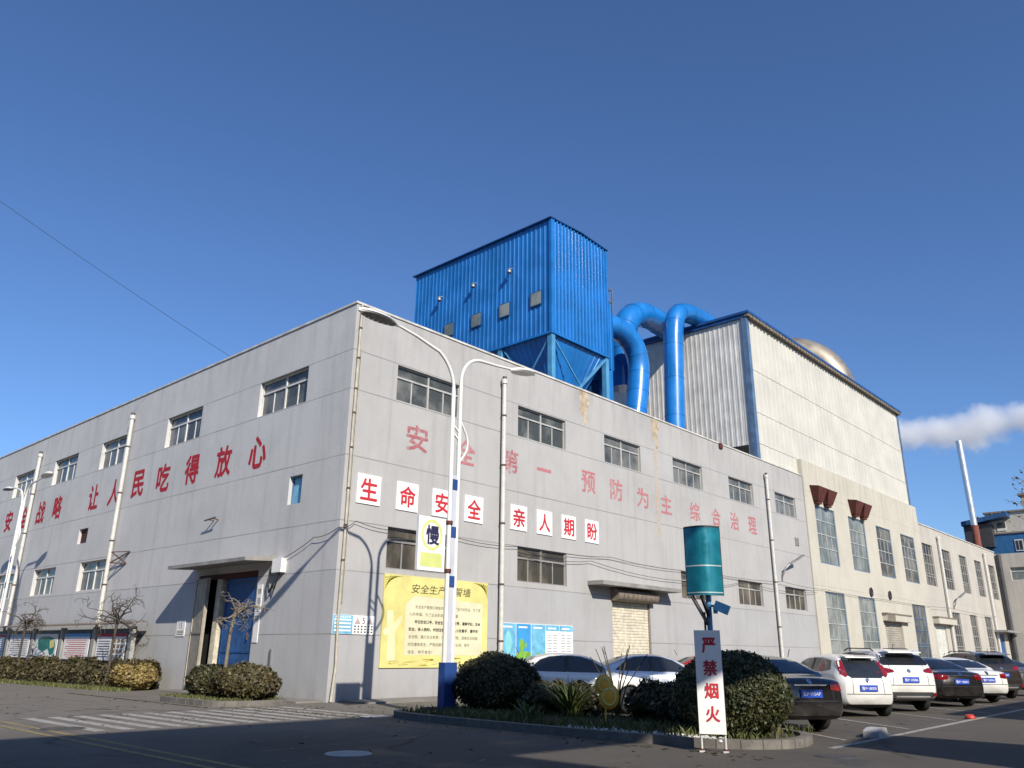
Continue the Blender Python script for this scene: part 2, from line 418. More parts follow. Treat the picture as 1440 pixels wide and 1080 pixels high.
# ================================================================== GREY WAREHOUSE
WX, WY, PZ = 18.03, 25.06, 15.3
wh = thing('grey_warehouse', 'long grey rendered two storey factory hall with red painted slogans and open blue door', 'factory hall', (WX, WY, 0))
up_r = [(20.37 + (0 if i == 0 else .5) + 7.15 * i, 0) for i in range(6)]
win_r = [(u, u + (3.72 if i < 2 else 3.58), 11.7, 13.25) for i, (u, _) in enumerate(up_r)]
low_r = [(20.34, 23.95, 4.80, 6.42), (28.06, 31.72, 4.83, 6.43), (42.58, 46.1, 4.85, 6.42), (49.75, 53.25, 4.85, 6.42), (56.9, 60.48, 4.87, 6.43)]
shut = (35.5, 39.1, 0.0, 4.5)
mb = MB(); wall(mb, 'y', WY, WX, 61.9, 0, PZ, win_r + low_r + [shut])
mb.box(WX + .01, WY + .02, PZ - 1.2, 61.9, WY + .24, PZ)          # parapet thickness
mb.quad((61.9, WY, 0), (61.9, 100, 0), (61.9, 100, PZ), (61.9, WY, PZ)); mb.quad((WX, 100, 0), (61.9, 100, 0), (61.9, 100, PZ), (WX, 100, PZ))
mb.build('wall', 'wall', wh)
win_l = [(28.15 + 7.46 * i + (.6 if i == 0 else .9 if i else 0), 0, 0, 0) for i in range(0)]
win_l = [(28.15, 31.95), (37.28, 41.0), (45.6, 49.35), (52.97, 56.8), (60.6, 64.3), (68.0, 71.7)]
win_l = [(a, b, 11.68, 13.3) for a, b in win_l]
low_l = [(45.8, 49.52, 4.72, 6.32), (53.2, 56.8, 4.72, 6.3), (60.5, 64.2, 4.72, 6.3)]
sm_l = [(27.85, 28.78, 7.36, 8.54)]; vent_l = [(49.3, 50.6, 7.44, 8.3)]
door = (30.4, 35.35, 0.0, 4.85)
mb = MB(); wall(mb, 'x', WX, WY, 100, 0, PZ, win_l + low_l + sm_l + vent_l + [door], .26)
mb.box(WX + .02, WY + .3, PZ - 1.2, WX + .24, 100, PZ)
mb.build('wall', 'wall_lightened', wh)
mb = MB(); mb.quad((WX + .1, WY + .1, 14.55), (61.8, WY + .1, 14.55), (61.8, 99.9, 14.55), (WX + .1, 99.9, 14.55)); mb.build('roof', 'roof', wh)
mb = MB(); mb.box(WX - .05, WY - .05, PZ, 61.95, WY + .32, PZ + .09); mb.box(WX - .05, WY + .32, PZ, WX + .32, 100, PZ + .088); mb.build('coping', 'coping', wh)
for w in win_r: window(wh, 'y', WY, *w, 'slider', 'frame_grey')
for i, w in enumerate(low_r): window(wh, 'y', WY, *w, 'slider', 'sill' if i < 3 else 'frame_grey', 'glass_brown')
for w in win_l + low_l: window(wh, 'x', WX, *w, 'slider', depth=.26)
window(wh, 'x', WX, *sm_l[0], 'plain', 'blue_frame', 'sky_print', .26)
window(wh, 'x', WX, *vent_l[0], 'louvre', 'oxide', 'glass_dark', .26)
# window reveals painted pale: slim sills
# roller shutter, hood and canopy
mb = MB()
for i in range(30):
    z = i * .15; mb.prism([(WY + .16, z), (WY + .16, z + .15), (WY + .13, z + .12), (WY + .13, z + .03)], 0, 35.56, 39.04)
s_ = mb.build('roller_shutter', 'shutter', wh)
for x in (35.5, 39.04):
    mb = MB(); mb.box(x, WY + .08, 0, x + .06, WY + .2, 4.5); mb.build('guide_rail', 'shutter_dark', s_)
mb = MB()
pr = [(WY + .02, 4.36)] + [(WY - .30 - .26 * math.sin(a), 4.66 - .30 * math.cos(a)) for a in [R(x) for x in range(0, 181, 20)]] + [(WY + .02, 4.96)]
mb.prism(pr, 0, 35.4, 39.2)
for k in range(1, 9): mb.bar((35.4 + 3.8 * k / 9, WY - .575, 4.5), (35.4 + 3.8 * k / 9, WY - .575, 4.8), .03, .01)
mb.build('shutter_hood', 'shutter_dark', wh)
mb = MB(); mb.box(33.4, WY - .98, 5.02, 40.9, WY + .01, 5.22); mb.build('door_canopy', 'sill', wh)
mb = MB(); mb.prism([(WX - 1.36, 5.06), (WX + .01, 5.14), (WX + .01, 5.36), (WX - 1.36, 5.2)], 1, 29.2, 35.7); mb.build('door_canopy', 'sill', wh)
# double door: blue leaf shut, beige leaf swung out
mb = MB(); mb.box(WX + .10, 30.5, .05, WX + .16, 32.95, 4.6)
lb = mb.build('door_leaf', 'door_blue', wh); lb['label'] = 'scratched blue metal leaf'
mb = MB()
for z in (.35, 1.6, 3.0, 4.4): mb.box(WX + .07, 30.55, z, WX + .098, 32.9, z + .07)
for y in (30.5, 32.86): mb.box(WX + .066, y, .05, WX + .097, y + .09, 4.6)
mb.build('frame', 'blue_dark', lb)
mb = MB(); mb.bar((WX + .02, 30.8, 2.1), (WX + .02, 30.8, 2.4), .05); mb.bar((WX + .02, 30.8, 2.25), (WX + .10, 30.8, 2.25), .05); mb.build('handle', 'rust', lb)
a0 = Vector((WX - .02, 35.33, 0)); dr = Vector((-.20, -.98, 0)).normalized()
mb = MB(); q = dr.cross(Vector((0, 0, 1))) * .05; e = a0 + dr * 1.62
mb.add([a0 + q, a0 - q, e - q, e + q] + [p + Vector((0, 0, 4.6)) for p in (a0 + q, a0 - q, e - q, e + q)], [(0,1,2,3),(4,5,6,7),(0,1,5,4),(1,2,6,5),(2,3,7,6),(3,0,4,7)])
for v_i in range(len(mb.v)): mb.v[v_i] = (mb.v[v_i][0], mb.v[v_i][1], mb.v[v_i][2] + .08)
lf = mb.build('door_leaf', 'door_beige', wh); lf['label'] = 'weathered beige leaf swung open'
mb = MB()
for k in (.03, .97):
    p = a0 + dr * 1.62 * k + q * 1.2; mb.bar(p + Vector((0, 0, .1)), p + Vector((0, 0, 4.66)), .05, .02)
for z in (.2, 2.4, 4.55): mb.bar(a0 + q * 1.25 + Vector((0, 0, z)), e + q * 1.25 + Vector((0, 0, z)), .03, .08)
mb.build('frame', 'door_beige', lf)
mb = MB(); mb.box(WX + .0, 33.3, .03, WX + .28, 33.68, 4.62); mb.build('door_post', 'shutter', wh)
mb = MB(); mb.box(WX + .3, 29.5, 0, WX + 3, 36, 4.9); mb.build('black_interior_fill', 'black', wh)  # black box stands in for the unlit interior
mb = MB(); mb.box(WX + .05, 30.4, 4.62, WX + .2, 35.35, 4.85); mb.build('lintel', 'oxide', wh)
# downpipes on the facades
def downpipe(path, r=.11, mat='pipe', clips=()):
    m = MB(); m.tube(path, r, 12); x, y, z = path[0]
    m.tube([(x, y, z), (x, y, z + .22)], r * 1.45, 12); o = m.build('downpipe', mat, wh)
    for z in clips: MB().tube([(x, y, z - .04), (x, y, z + .04)], r * 1.18, 12).build('clip', 'rust', o)
    MB().tube([(x, y, path[0][2] + .22), (x, y, path[0][2] + .36)], r * 1.0, 10).build('vent_cap', 'darkmetal', o)
downpipe([(26.8, WY - .2, 14.0), (26.8, WY - .2, .1)], .105, clips=(12.4, 10, 7.3, 4.6, 2.2))
downpipe([(55.0, WY - .2, 14.0), (55.0, WY - .2, .1)], .105, clips=(12.4, 9.5, 6.6, 3.6))
downpipe([(WX - .2, 45.2, 14.0), (WX - .2, 45.2, .1)], .11, clips=(12.4, 9.8, 7.2, 4.9))
downpipe([(WX - .2, 59.4, 13.95), (WX - .2, 59.4, .1)], .11, clips=(11.4, 8.8, 5.5))
m = MB(); m.tube([(WX + .20, WY - .09, PZ - .05), (WX + .18, WY - .09, 10), (WX + .2, WY - .09, 6.2), (WX + .18, WY - .09, 2.9), (WX + .22, WY - .12, 1.2), (WX + .1, WY - .14, .02)], .052, 8)
m.tube([(WX + .36, WY - .06, 13.4), (WX + .33, WY - .06, 10), (WX + .34, WY - .06, 3.4)], .018, 6)
o = m.build('corner_pipe', 'corner', wh)
for z in (14.2, 12.9, 11.6, 10.6, 9.2, 7.6, 6.2, 4.9): MB().tube([(WX + .2, WY - .10, z), (WX + .2, WY - .10, z + .06)], .075, 8).build('clip', 'rust', o)
# rust stains under roof spouts on the parapet (spouts stick out)
for x, w in ((33.3, .55), (40.4, .50)):
    m = MB(); pts = [(x - w * .8, 15.28), (x + w * .9, 15.28), (x + w, 14.7), (x + w * .55, 14.2), (x + w * .75, 13.6), (x + w * .25, 13.35), (x - w * .1, 13.9), (x - w * .65, 14.1), (x - w * .45, 14.8)]
    m.add([(a, WY - .008, b) for a, b in pts], [tuple(range(len(pts)))])
    m.build('spalled_patch', M('bare_mortar', (.44, .36, .26), .95, var=.4, scale=3, bmp=.4), wh)
m = MB(); m.box(48.4, WY - .12, 15.0, 48.8, WY + .02, 15.35); m.build('roof_outlet', 'oxide', wh)
m = MB(); m.box(59.4, WY - .05, 9.6, 60.0, WY + .02, 10.2)
for k in range(5): m.box(59.42, WY - .075, 9.65 + k * .11, 59.98, WY - .05, 9.7 + k * .11)
m.build('vent_grille', 'sill', wh)
m = MB(); m.quad((40.25, WY - .006, 8.2), (40.55, WY - .006, 8.2), (40.6, WY - .006, 13.4), (40.2, WY - .006, 13.4)); m.build('run_off_stain', faded_paint('run_off', (.40, .32, .24), GREY, .50), wh)
# painted slogans
for ch, x, z in zip('安全第一预防为主综合治理', (21.64, 24.52, 27.46, 29.99, 33.65, 36.21, 38.81, 41.33, 44.66, 47.37, 49.9, 52.51), (10.28, 10.24, 10.34, 10.34, 10.32, 10.29, 10.23, 10.2, 10.2, 10.21, 10.24, 10.27)):
    m = MB(); h = 1.12 if ch != '一' else .17
    put_text(m, ch, x, z, h, 'y', WY - .006, .022 if ch != '一' else 0, 1.16 if ch != '一' else 1.1); m.build('painted_character', 'red_faded2' if ch in '安第' and x < 28 else 'red_faded', wh)
for ch, y, z in zip('安全战略让人民吃得放心', (63.9, 60.8, 57.74, 54.9, 49.32, 46.52, 43.5, 40.57, 37.55, 34.51, 31.55), (10.05, 10.03, 10.03, 10.07, 10.07, 10.03, 10.12, 10.06, 10.08, 10.04, 10.02)):
    m = MB(); put_text(m, ch, y, z, 1.40, 'x', WX - .006, .034, 1.34); m.build('painted_character', 'red_wall', wh)

# ------------------------------------------------------------------ things hung on the grey walls
GP = 'white square character boards in one slogan row'
for i, (ch, x) in enumerate(zip('生命安全亲人期盼', (19.25, 21.23, 23.18, 25.1, 28.1, 29.98, 31.88, 33.82))):
    pos_word = ['first from the hall corner', 'second from the hall corner', 'half hidden by the lamp post', 'just beyond the lamp post', 'just past the downpipe', 'of two simple strokes', 'next to last in the row', 'last in the row'][i]
    b = MB(); b.box(x - .575, WY - .05, 7.15, x + .575, WY - .004, 8.31)
    o = b.build('slogan_board', 'white_plate', None, (x, WY, 7.15)); o.location = (x, WY, 7.15)
    tag(o, 'white square board with red character ' + ch + ' ' + pos_word, 'slogan board', GP)
    t = MB(); put_text(t, ch, x, 7.73, .83, 'y', WY - .056, .026, .80); t.build('red_character', 'red', o)
# yellow poster
x0, x1, z0, z1 = 20.28, 26.08, 1.13, 4.60
b = MB(); b.box(x0, WY - .06, z0, x1, WY - .004, z1); po = b.build('safety_poster', 'yellow', None, (x0, WY, z0)); po.location = (x0, WY, z0)
tag(po, 'large yellow safety pledge poster on the grey wall behind the lamp post', 'poster')
yf = WY - .064
b = MB(); b.add([(x, yf, z) for x, z in ((21.45, 1.6), (25.75, 1.6), (25.75, 3.72), (21.9, 3.85), (21.4, 3.5))], [(0, 1, 2, 3, 4)]); b.build('text_panel', 'cream_print', po)
b = MB()
b.add([(x, yf, z) for x, z in ((20.6, 1.4), (21.0, 1.4), (20.95, 2.45), (21.3, 2.9), (21.25, 3.1), (20.85, 2.75), (20.8, 3.25), (20.5, 3.2), (20.55, 2.6), (20.35, 2.5), (20.4, 2.3), (20.6, 2.35))], [(0, 1, 2, 11), (11, 2, 5, 8), (2, 3, 4, 5), (5, 6, 7, 8), (8, 9, 10, 11)])
b.build('column_print', M('pale_print', (.72, .66, .38), .5), po)
b = MB()
for k in range(26):
    x = x0 + .15 + 5.5 * random.random(); z = z0 + .05 + .28 * random.random() ** 1.3; w = .2 + .5 * random.random()
    b.add([(x, yf - .002, z), (min(x + w, x1 - .05), yf - .002, z + random.uniform(-.02, .09)), (min(x + w * .7, x1 - .05), yf - .002, z + .05), (x + .03, yf - .002, z + .02)], [(0, 1, 2, 3)])
for s, xx in ((1, x0), (-1, x1)):
    for k in range(6):
        z = z1 - .12 - .1 * k; w = .95 - .13 * k
        b.add([(xx + s * .02, yf - .002, z), (xx + s * w, yf - .002, z1 - .04), (xx + s * (w + .05), yf - .002, z1 - .04), (xx + s * .02, yf - .002, z - .045)], [(0, 1, 2, 3)])
b.build('drape_print', 'yellow_dk', po)
b = MB(); put_text(b, '安全生产宣誓墙', 23.35, 4.12, .36, 'y', yf - .003, .012, 3.3, .18); b.build('title', 'ink', po)
b = MB()
for i, (ln, ind) in enumerate((('安全生产是我们神圣的职责，为了自己的安全，为了家', 1), ('人的幸福，为了企业的发展，我宣誓：', 0), ('牢记安全口号，安全生产，人人有责，遵章守纪，生命', 1), ('安全，亲人期盼。时刻注意安全，从小处着手，遵守安', 0), ('全法规，履行安全职责，严守操作规程，提高安全技能', 0), ('防范事故发生，严禁违章作业，珍爱生命，恪守', 0), ('诺言，绝不食言！', 0))):
    full = 25 if ind else 24
    w = 3.95 * len(ln) / 24.5; w = min(w, 3.7 if ind else 4.0)
    xs = (21.62 + (.3 if ind else 0)) + w / 2
    put_text(b, ln, xs, 3.42 - i * .285, .135, 'y', yf - .003, .03 if i in (2, 3) else .012, w)
b.build('body_text', 'ink', po)
# safety calendar board
x0, x1, z0, z1 = 18.02, 19.95, 2.31, 2.98
b = MB(); b.box(x0, WY - .04, z0, x1, WY - .004, z1); o = b.build('safety_calendar', 'white_plate', None, (x0, WY, z0)); o.location = (x0, WY, z0)
tag(o, 'small white and blue safety day board at the hall corner beside the yellow poster', 'notice board')
yf = WY - .044
b = MB(); b.quad((x0 + .01, yf, z0 + .01), (18.92, yf, z0 + .01), (18.92, yf, z1 - .01), (x0 + .01, yf, z1 - .01)); b.build('blue_field', 'sky_print', o)
b = MB()
for k in range(4): b.box(x0 + .08, yf - .006, z1 - .2 - .125 * k, 18.84, yf - .002, z1 - .14 - .125 * k)
for q in range(7): b.box(x0 + .12 + q * .1, yf - .006, z1 - .1, x0 + .18 + q * .1, yf - .002, z1 - .04)
b.build('text_bars', 'white_plate', o)
b = MB(); put_text(b, '5', 19.42, 2.80, .22, 'y', yf - .003, .005); b.build('number', 'ink', o)
b = MB()
for cx in (19.14, 19.72):
    b.prism([(cx - .14, z1 - .3), (cx + .14, z1 - .3), (cx, z1 - .06)], 1, yf - .006, yf - .002)
b.build('warning_triangle', M('grey_pink_print', (.45, .36, .33), .5), o)
b = MB()
for r in range(3):
    for q in range(6): b.box(19.0 + q * .155, yf - .006, z0 + .06 + r * .1, 19.07 + q * .155, yf - .002, z0 + .11 + r * .1)
b.build('date_marks', 'ink', o)
# blue environment poster, five panels
x0, x1, z0, z1 = 26.93, 32.1, 1.3, 2.99
b = MB(); b.box(x0, WY - .04, z0, x1, WY - .004, z1); o = b.build('environment_poster', 'white_plate', None, (x0, WY, z0)); o.location = (x0, WY, z0)
tag(o, 'blue five panel environment poster with green tree above the parked white saloon', 'poster')
yf = WY - .044; w = (x1 - x0) / 5
for k in range(5):
    a = x0 + w * k + .02; c = a + w - .03
    b = MB(); b.quad((a, yf, z0 + .02), (c, yf, z0 + .02), (c, yf, z1 - .02), (a, yf, z1 - .02)) if k < 3 else b.quad((a, yf, z1 - .28), (c, yf, z1 - .28), (c, yf, z1 - .02), (a, yf, z1 - .02))
    b.build('blue_print', 'sky_print' if k != 1 else 'blue_print', o)
    b = MB()
    if k == 1:
        b.add([(a, yf - .003, z0 + .02), (c, yf - .003, z0 + .02), (c, yf - .003, z0 + .45), (a + .4, yf - .003, z0 + .52), (a, yf - .003, z0 + .4)], [(0, 1, 2, 3, 4)])
        for q, r in ((.35, .17), (.62, .09)):
            b.add([(a + q + r * math.cos(t), yf - .006, z0 + .75 + r * 1.7 * math.sin(t)) for t in [i * .52 for i in range(12)]], [tuple(range(12))])
        b.build('tree_print', 'green_print', o)
    elif k == 2:
        b.add([(a + x, yf - .003, z0 + z) for x, z in ((.05, .05), (.95, .05), (.98, .5), (.7, .35), (.4, .45), (.2, .2))], [tuple(range(6))]); b.build('hill_print', 'green_print', o)
    elif k == 0:
        b.add([(a + .5 + .22 * math.cos(t), yf - .003, z0 + .85 + .5 * math.sin(t)) for t in [i * .42 for i in range(15)]], [tuple(range(15))]); b.build('drop_print', M('aqua_print', (.22, .55, .60), .5), o)
    else:
        for r in range(9):
            for q in range(2): b.box(a + .1 + q * .42, yf - .006, z0 + .25 + r * .12, a + .42 + q * .42, yf - .002, z0 + .28 + r * .12)
        b.build('text_bars', M('pale_ink', (.25, .28, .3), .6), o)
    b = MB(); b.box(a + .15, yf - .006, z1 - .2, a + .75, yf - .002, z1 - .13); b.build('heading_bar', 'white_plate', o)
# small items by the blue door
b = MB(); b.box(WX - .24, 28.4, 4.65, WX - .002, 29.05, 5.2); o = b.build('junction_box', 'white_plate', None, (WX, 28.7, 4.65)); o.location = (WX, 28.7, 4.65)
tag(o, 'white electrical box on the grey wall beside the door canopy', 'electrical box')
b = MB(); b.tube([(WX - .2, 28.75, 4.68), (WX - .22, 28.85, 4.2), (WX - .18, 29.2, 3.9), (WX - .16, 29.35, 4.3), (WX - .12, 29.3, 4.7)], .035, 6); b.tube([(WX - .15, 28.6, 4.66), (WX - .2, 28.8, 4.0), (WX - .15, 29.0, 4.05), (WX - .12, 28.9, 4.66)], .03, 6); b.build('loose_cable', 'wire', o)
b = MB(); b.box(WX - .03, 29.93, 2.0, WX - .003, 30.3, 4.25); o = b.build('door_plaque', 'white_plate', None, (WX, 30.1, 2.0)); o.location = (WX, 30.1, 2.0)
tag(o, 'tall narrow white workshop plaque with worn black characters beside the blue door', 'plaque')
b = MB()
for i, ch in enumerate('铸造车间'): put_text(b, ch, 30.11, 3.98 - i * .36, .24, 'x', WX - .034, .02, .24)
b.build('plaque_text', 'ink', o)
b = MB(); b.box(WX - .03, 36.05, 2.26, WX - .003, 36.85, 2.95); o = b.build('wall_notice', 'white_plate', None, (WX, 36.4, 2.26)); o.location = (WX, 36.4, 2.26)
tag(o, 'small square notice numbered 15 on the grey wall near the beige door leaf', 'notice')
b = MB(); put_text(b, '15', 36.45, 2.72, .26, 'x', WX - .034, .01)
for k in range(3): b.box(WX - .036, 36.15, 2.33 + k * .07, WX - .031, 36.75, 2.36 + k * .07)
b.build('notice_text', M('brown_print', (.12, .09, .07), .6), o)
b = MB(); b.box(WX - .06, 28.78, 1.15, WX - .003, 28.9, 1.75); b.box(WX - .10, 28.72, 1.1, WX - .003, 28.97, 1.17); o = b.build('wall_conduit', 'steel', None, (WX, 28.8, 1.1)); o.location = (WX, 28.8, 1.1)
tag(o, 'short grey conduit stub low on the grey wall between corner and blue door', 'conduit')
b = MB(); b.bar((WX - .5, 44.2, 5.95), (WX, 43.4, 5.9), .06); b.bar((WX - .5, 44.2, 6.5), (WX, 43.4, 5.9), .06); b.bar((WX - .5, 44.2, 5.95), (WX - .02, 43.1, 6.5), .06); b.bar((WX - .5, 44.2, 6.5), (WX - .02, 43.1, 6.5), .05)
o = b.build('wall_bracket', 'rust', None, (WX, 43.6, 6)); o.location = (WX, 43.6, 6); tag(o, 'rusty triangular iron bracket on the grey wall next to a downpipe', 'bracket')
b = MB(); b.bar((WX - .3, 34.0, 7.35), (WX - .3, 35.0, 7.28), .05); b.bar((WX, 34.3, 7.3), (WX - .3, 34.3, 7.33), .05); b.bar((WX, 34.7, 7.3), (WX - .3, 34.7, 7.3), .05)
o = b.build('cable_hook', 'rust', None, (WX, 34.5, 7.3)); o.location = (WX, 34.5, 7.3); tag(o, 'small rusty hook rail on the grey wall under the red slogan', 'hook rail')
# cables along the walls
def cable(name, label, pts, r=.02, sag=.0, n=6):
    P = []
    for a, b2 in zip(pts[:-1], pts[1:]):
        a, b2 = Vector(a), Vector(b2)
        for i in range(n):
            t = i / n; p = a.lerp(b2, t); p.z -= sag * 4 * t * (1 - t); P.append(p)
    P.append(Vector(pts[-1])); b = MB(); b.tube(P, r, 6)
    o = b.build(name, 'wire', None, pts[0]); o.location = pts[0]; return tag(o, label, 'cable')
cable('wall_cable', 'black cable sagging along the grey and cream walls above the lower windows', [(WX - .1, 29.1, 5.1), (WX - .12, 26.5, 5.85), (WX - .15, 24.9, 6.1), (18.65, WY - .15, 6.42), (20.9, 24.9, 6.30), (23.9, 24.9, 6.36), (28, 24.9, 6.38), (35.3, 24.9, 6.55), (42.3, 24.9, 6.42), (46.8, 24.9, 6.5), (56.1, 24.8, 6.7), (63.7, 24.8, 6.62), (76.4, 24.8, 6.55), (97.5, 24.8, 6.75), (117.4, 24.8, 6.6)], .013, .10)
cable('wall_cable', 'thin second cable hanging low over the shutter canopy', [(28, 24.88, 6.3), (33.5, 24.88, 6.2), (44, 24.88, 5.9), (50, 24.88, 6.3), (62, 24.85, 6.3)], .013, .25)
cable('overhead_wire', 'single dark overhead wire crossing the sky down to the grey roof edge', [(4.5, 41.2, 22.6), (8.12, 39.9, 21.5), (20.3, 39.2, 16.9)], .010, .10, 10)
def wall_lamp(x, label):
    t = thing('wall_lamp', label, 'wall lamp', (x, WY, 7.4), 'wall lamps on bent arms')
    b = MB(); b.tube([(x - 1.1, WY - .02, 7.0), (x - 1.1, WY - .3, 7.6), (x - .6, WY - .5, 8.0)], .06, 8); b.box(x - 1.2, WY - .04, 6.8, x - 1.0, WY, 7.2); b.build('arm', 'steel', t)
    b = MB(); b.bar((x - .6, WY - .5, 8.0), (x + .7, WY - 1.0, 8.7), .26, .1); b.build('lamp_head', 'steel', t)
wall_lamp(57.6, 'grey lamp on a bent arm fixed to the grey hall wall by a downpipe')
wall_lamp(101.3, 'grey lamp on a bent arm fixed to the far wall of tall barred windows')

# ================================================================== WHITE FOUNDRY BUILDING
wb = thing('white_factory_building', 'tall ivory sheet metal factory block with blue corner trim above tall blue framed windows', 'factory building', (62, 25, 0))
FY = 24.96
tall_u = [(63.7, 67.75), (70.8, 74.7), (77.65, 81.55), (84.5, 88.7)]
tu = [(a, b, 8.68, 13.25) for a, b in tall_u]
tl = [(63.95, 67.9, 1.6, 6.53), (70.95, 74.9, 1.6, 6.53), (85.1, 89.2, 1.6, 6.58)]
sh2 = (76.7, 81.4, 0, 4.7)
m = MB(); wall(m, 'y', FY, 61.92, 90.9, 0, 16.7, tu + tl + [sh2], .3); m.quad((61.92, FY, 0), (61.92, WY + .3, 0), (61.92, WY + .3, 16.7), (61.92, FY, 16.7)); m.quad((90.9, FY, 0), (90.9, FY + 20, 0), (90.9, FY + 20, 16.7), (90.9, FY, 16.7))
m.box(61.93, FY + .02, 15.5, 90.88, FY + .4, 16.7); m.build('wall', 'cream', wb)
for i, w in enumerate(tu): window(wb, 'y', FY, *w, 'tall', 'blue_frame', 'glass_pale' if i < 2 else 'glass', .16)
for i, w in enumerate(tl): window(wb, 'y', FY, *w, 'tall' if i < 2 else 'grille', 'blue_frame', 'glass_pale' if i < 2 else 'glass', .16)
m = MB()
for i in range(24): z = i * .195; m.prism([(FY + .24, z), (FY + .24, z + .195), (FY + .2, z + .16), (FY + .2, z + .04)], 0, 76.7, 81.4)
m.build('roller_shutter', M('dusty_shutter', (.36, .33, .28), .6, var=.25), wb)
m = MB(); m.box(76.3, FY - .45, 4.75, 82.9, FY + .01, 5.3); m.build('shutter_hood', 'cream', wb)
m = MB(); m.box(76.2, FY - .5, 5.3, 83.0, FY + .01, 5.42); m.box(76.3, FY - .47, 4.7, 78.3, FY - .455, 5.3); m.build('hood_cap', 'shutter_dark', wb)
def ribbed(mb, face, p, u0, u1, z0, z1, pitch, dep, ztop=None, sign=-1):
    pts = []; u = u0
    while u < u1:
        for du, d in ((0, 0), (.28, 0), (.36, 1), (.64, 1), (.72, 0)):
            q = u + du * pitch
            if q < u1: pts.append((q, d * dep * sign))
        u += pitch
    pts.append((u1, 0)); zt = ztop or (lambda u: z1)
    lo = [(u, p + d, z0) if face == 'y' else (p + d, u, z0) for u, d in pts]; hi = [(u, p + d, zt(u)) if face == 'y' else (p + d, u, zt(u)) for u, d in pts]
    n = len(pts); mb.add(lo + hi, [(i, i + 1, n + i + 1, n + i) for i in range(n - 1)])
UX0, UX1, UY = 54.8, 90.3, 25.32
m = MB(); ribbed(m, 'y', UY, UX0, UX1, 14.6, 27.0, .8, .022); m.build('front_cladding', 'ivory', wb)
m = MB(); ribbed(m, 'x', UX0, UY, 62, 14.6, 27.0, .42, .020); m.build('side_cladding', 'ribbed', wb)
m = MB(); m.quad((UX1, UY, 14), (UX1, 62, 14), (UX1, 62, 27), (UX1, UY, 27)); m.build('far_cladding', 'ivory', wb)
m = MB(); m.box(UX0 - .14, UY - .14, 14.6, UX0 + .30, UY + .28, 27.0); m.build('corner_trim', 'blue_frame', wb)
m = MB(); m.box(UX1 - .18, UY - .12, 16.7, UX1 + .1, UY + .2, 27.0); m.build('corner_trim', 'blue_frame', wb)
m = MB(); m.box(UX0 - .3, UY - .42, 27.0, UX1 + .5, 62, 27.2); m.build('roof', 'blue_dark', wb)
m = MB(); m.box(UX0 - .22, UY - .36, 26.78, UX1 + .4, UY - .05, 26.99)
for k in range(60): m.box(UX0 + k * .6, UY - .41, 26.7, UX0 + .3 + k * .6, UY - .37, 26.95)
m.build('eaves_gutter', 'shutter_dark', wb)
m = MB(); m.box(UX0 - .2, UY + .3, 26.72, UX0 - .04, 62, 26.99); m.build('verge_trim', 'blue_dark', wb)
m = MB(); m.box(UX0 - .11, 25.9, 14.6, UX0 - .02, 27.6, 16.6); m.build('black_opening_patch', 'black', wb)  # black box on the cladding, coloured as the dark inside of an opening
for z in (22.6, 19.2, 16.75):
    m = MB(); m.box(UX0 + .3, UY - .055, z, UX1 - .3, UY - .04, z + .03); m.build('sheet_lap', 'ribbed', wb)
for x in (78.1, 82.9):
    m = MB(); m.lathe([(0, -.02), (.36, -.02), (.40, -.10), (.33, -.12), (.30, -.04), (0, -.04)], 20, 'y', (x - 4, FY, 7.05)); m.build('wall_fan_port', 'lamp_dark', wb)
# red oxide discharge hoods: pairs of tapered boxes
for gx, lab in ((66.2, 'pair of dark red tapered steel hoods on the ivory wall next to the grey hall'), (74.3, 'pair of dark red tapered steel hoods on the ivory wall farther along')):
    t = thing('discharge_hood', lab, 'vent hood', (gx, FY, 13.2), 'red steel hoods above the tall windows')
    for s in (-1.0, 1.0):
        c = gx + s * 1.0 - (1.2 if gx < 70 else 1.15); m = MB(); y0 = FY - .02
        top = [(c - .95, y0, 14.75), (c + .95, y0, 14.75), (c + .95, y0 - .75, 14.62), (c - .95, y0 - .75, 14.62)]
        bot = [(c - .5, y0, 13.55), (c + .5, y0, 13.55), (c + .5, y0 - .4, 13.5), (c - .5, y0 - .4, 13.5)]
        m.add(top + bot, [(0,1,2,3),(4,5,6,7),(0,1,5,4),(1,2,6,5),(2,3,7,6),(3,0,4,7)])
        m.box(c - .38, y0 - .34, 13.32, c + .38, y0, 13.52); m.build('hood', 'oxide', t)
# galvanised bent duct behind the ridge
P = [Vector(p) for p in ((90.4, 43.5, 36.0), (91.5, 40.65, 37.2), (92.3, 38.6, 37.6), (93.2, 36.3, 37.2), (93.9, 34.4, 36.0), (94.4, 33.1, 33.9), (94.6, 32.6, 31.0), (94.6, 32.6, 20))]
Q = []
for i in range(len(P) - 1):
    p0, p1, p2, p3 = P[max(i - 1, 0)], P[i], P[i + 1], P[min(i + 2, len(P) - 1)]
    for k in range(5):
        t = k / 5; Q.append(.5 * ((2 * p1) + (-p0 + p2) * t + (2 * p0 - 5 * p1 + 4 * p2 - p3) * t * t + (-p0 + 3 * p1 - 3 * p2 + p3) * t ** 3))
m = MB(); m.tube(Q, 2.15, 28); o = m.build('steel_duct', 'galv', None, (86, 34, 27)); o.location = (86, 34, 27)
tag(o, 'big round galvanised duct elbow rising behind the ivory roof edge', 'duct')

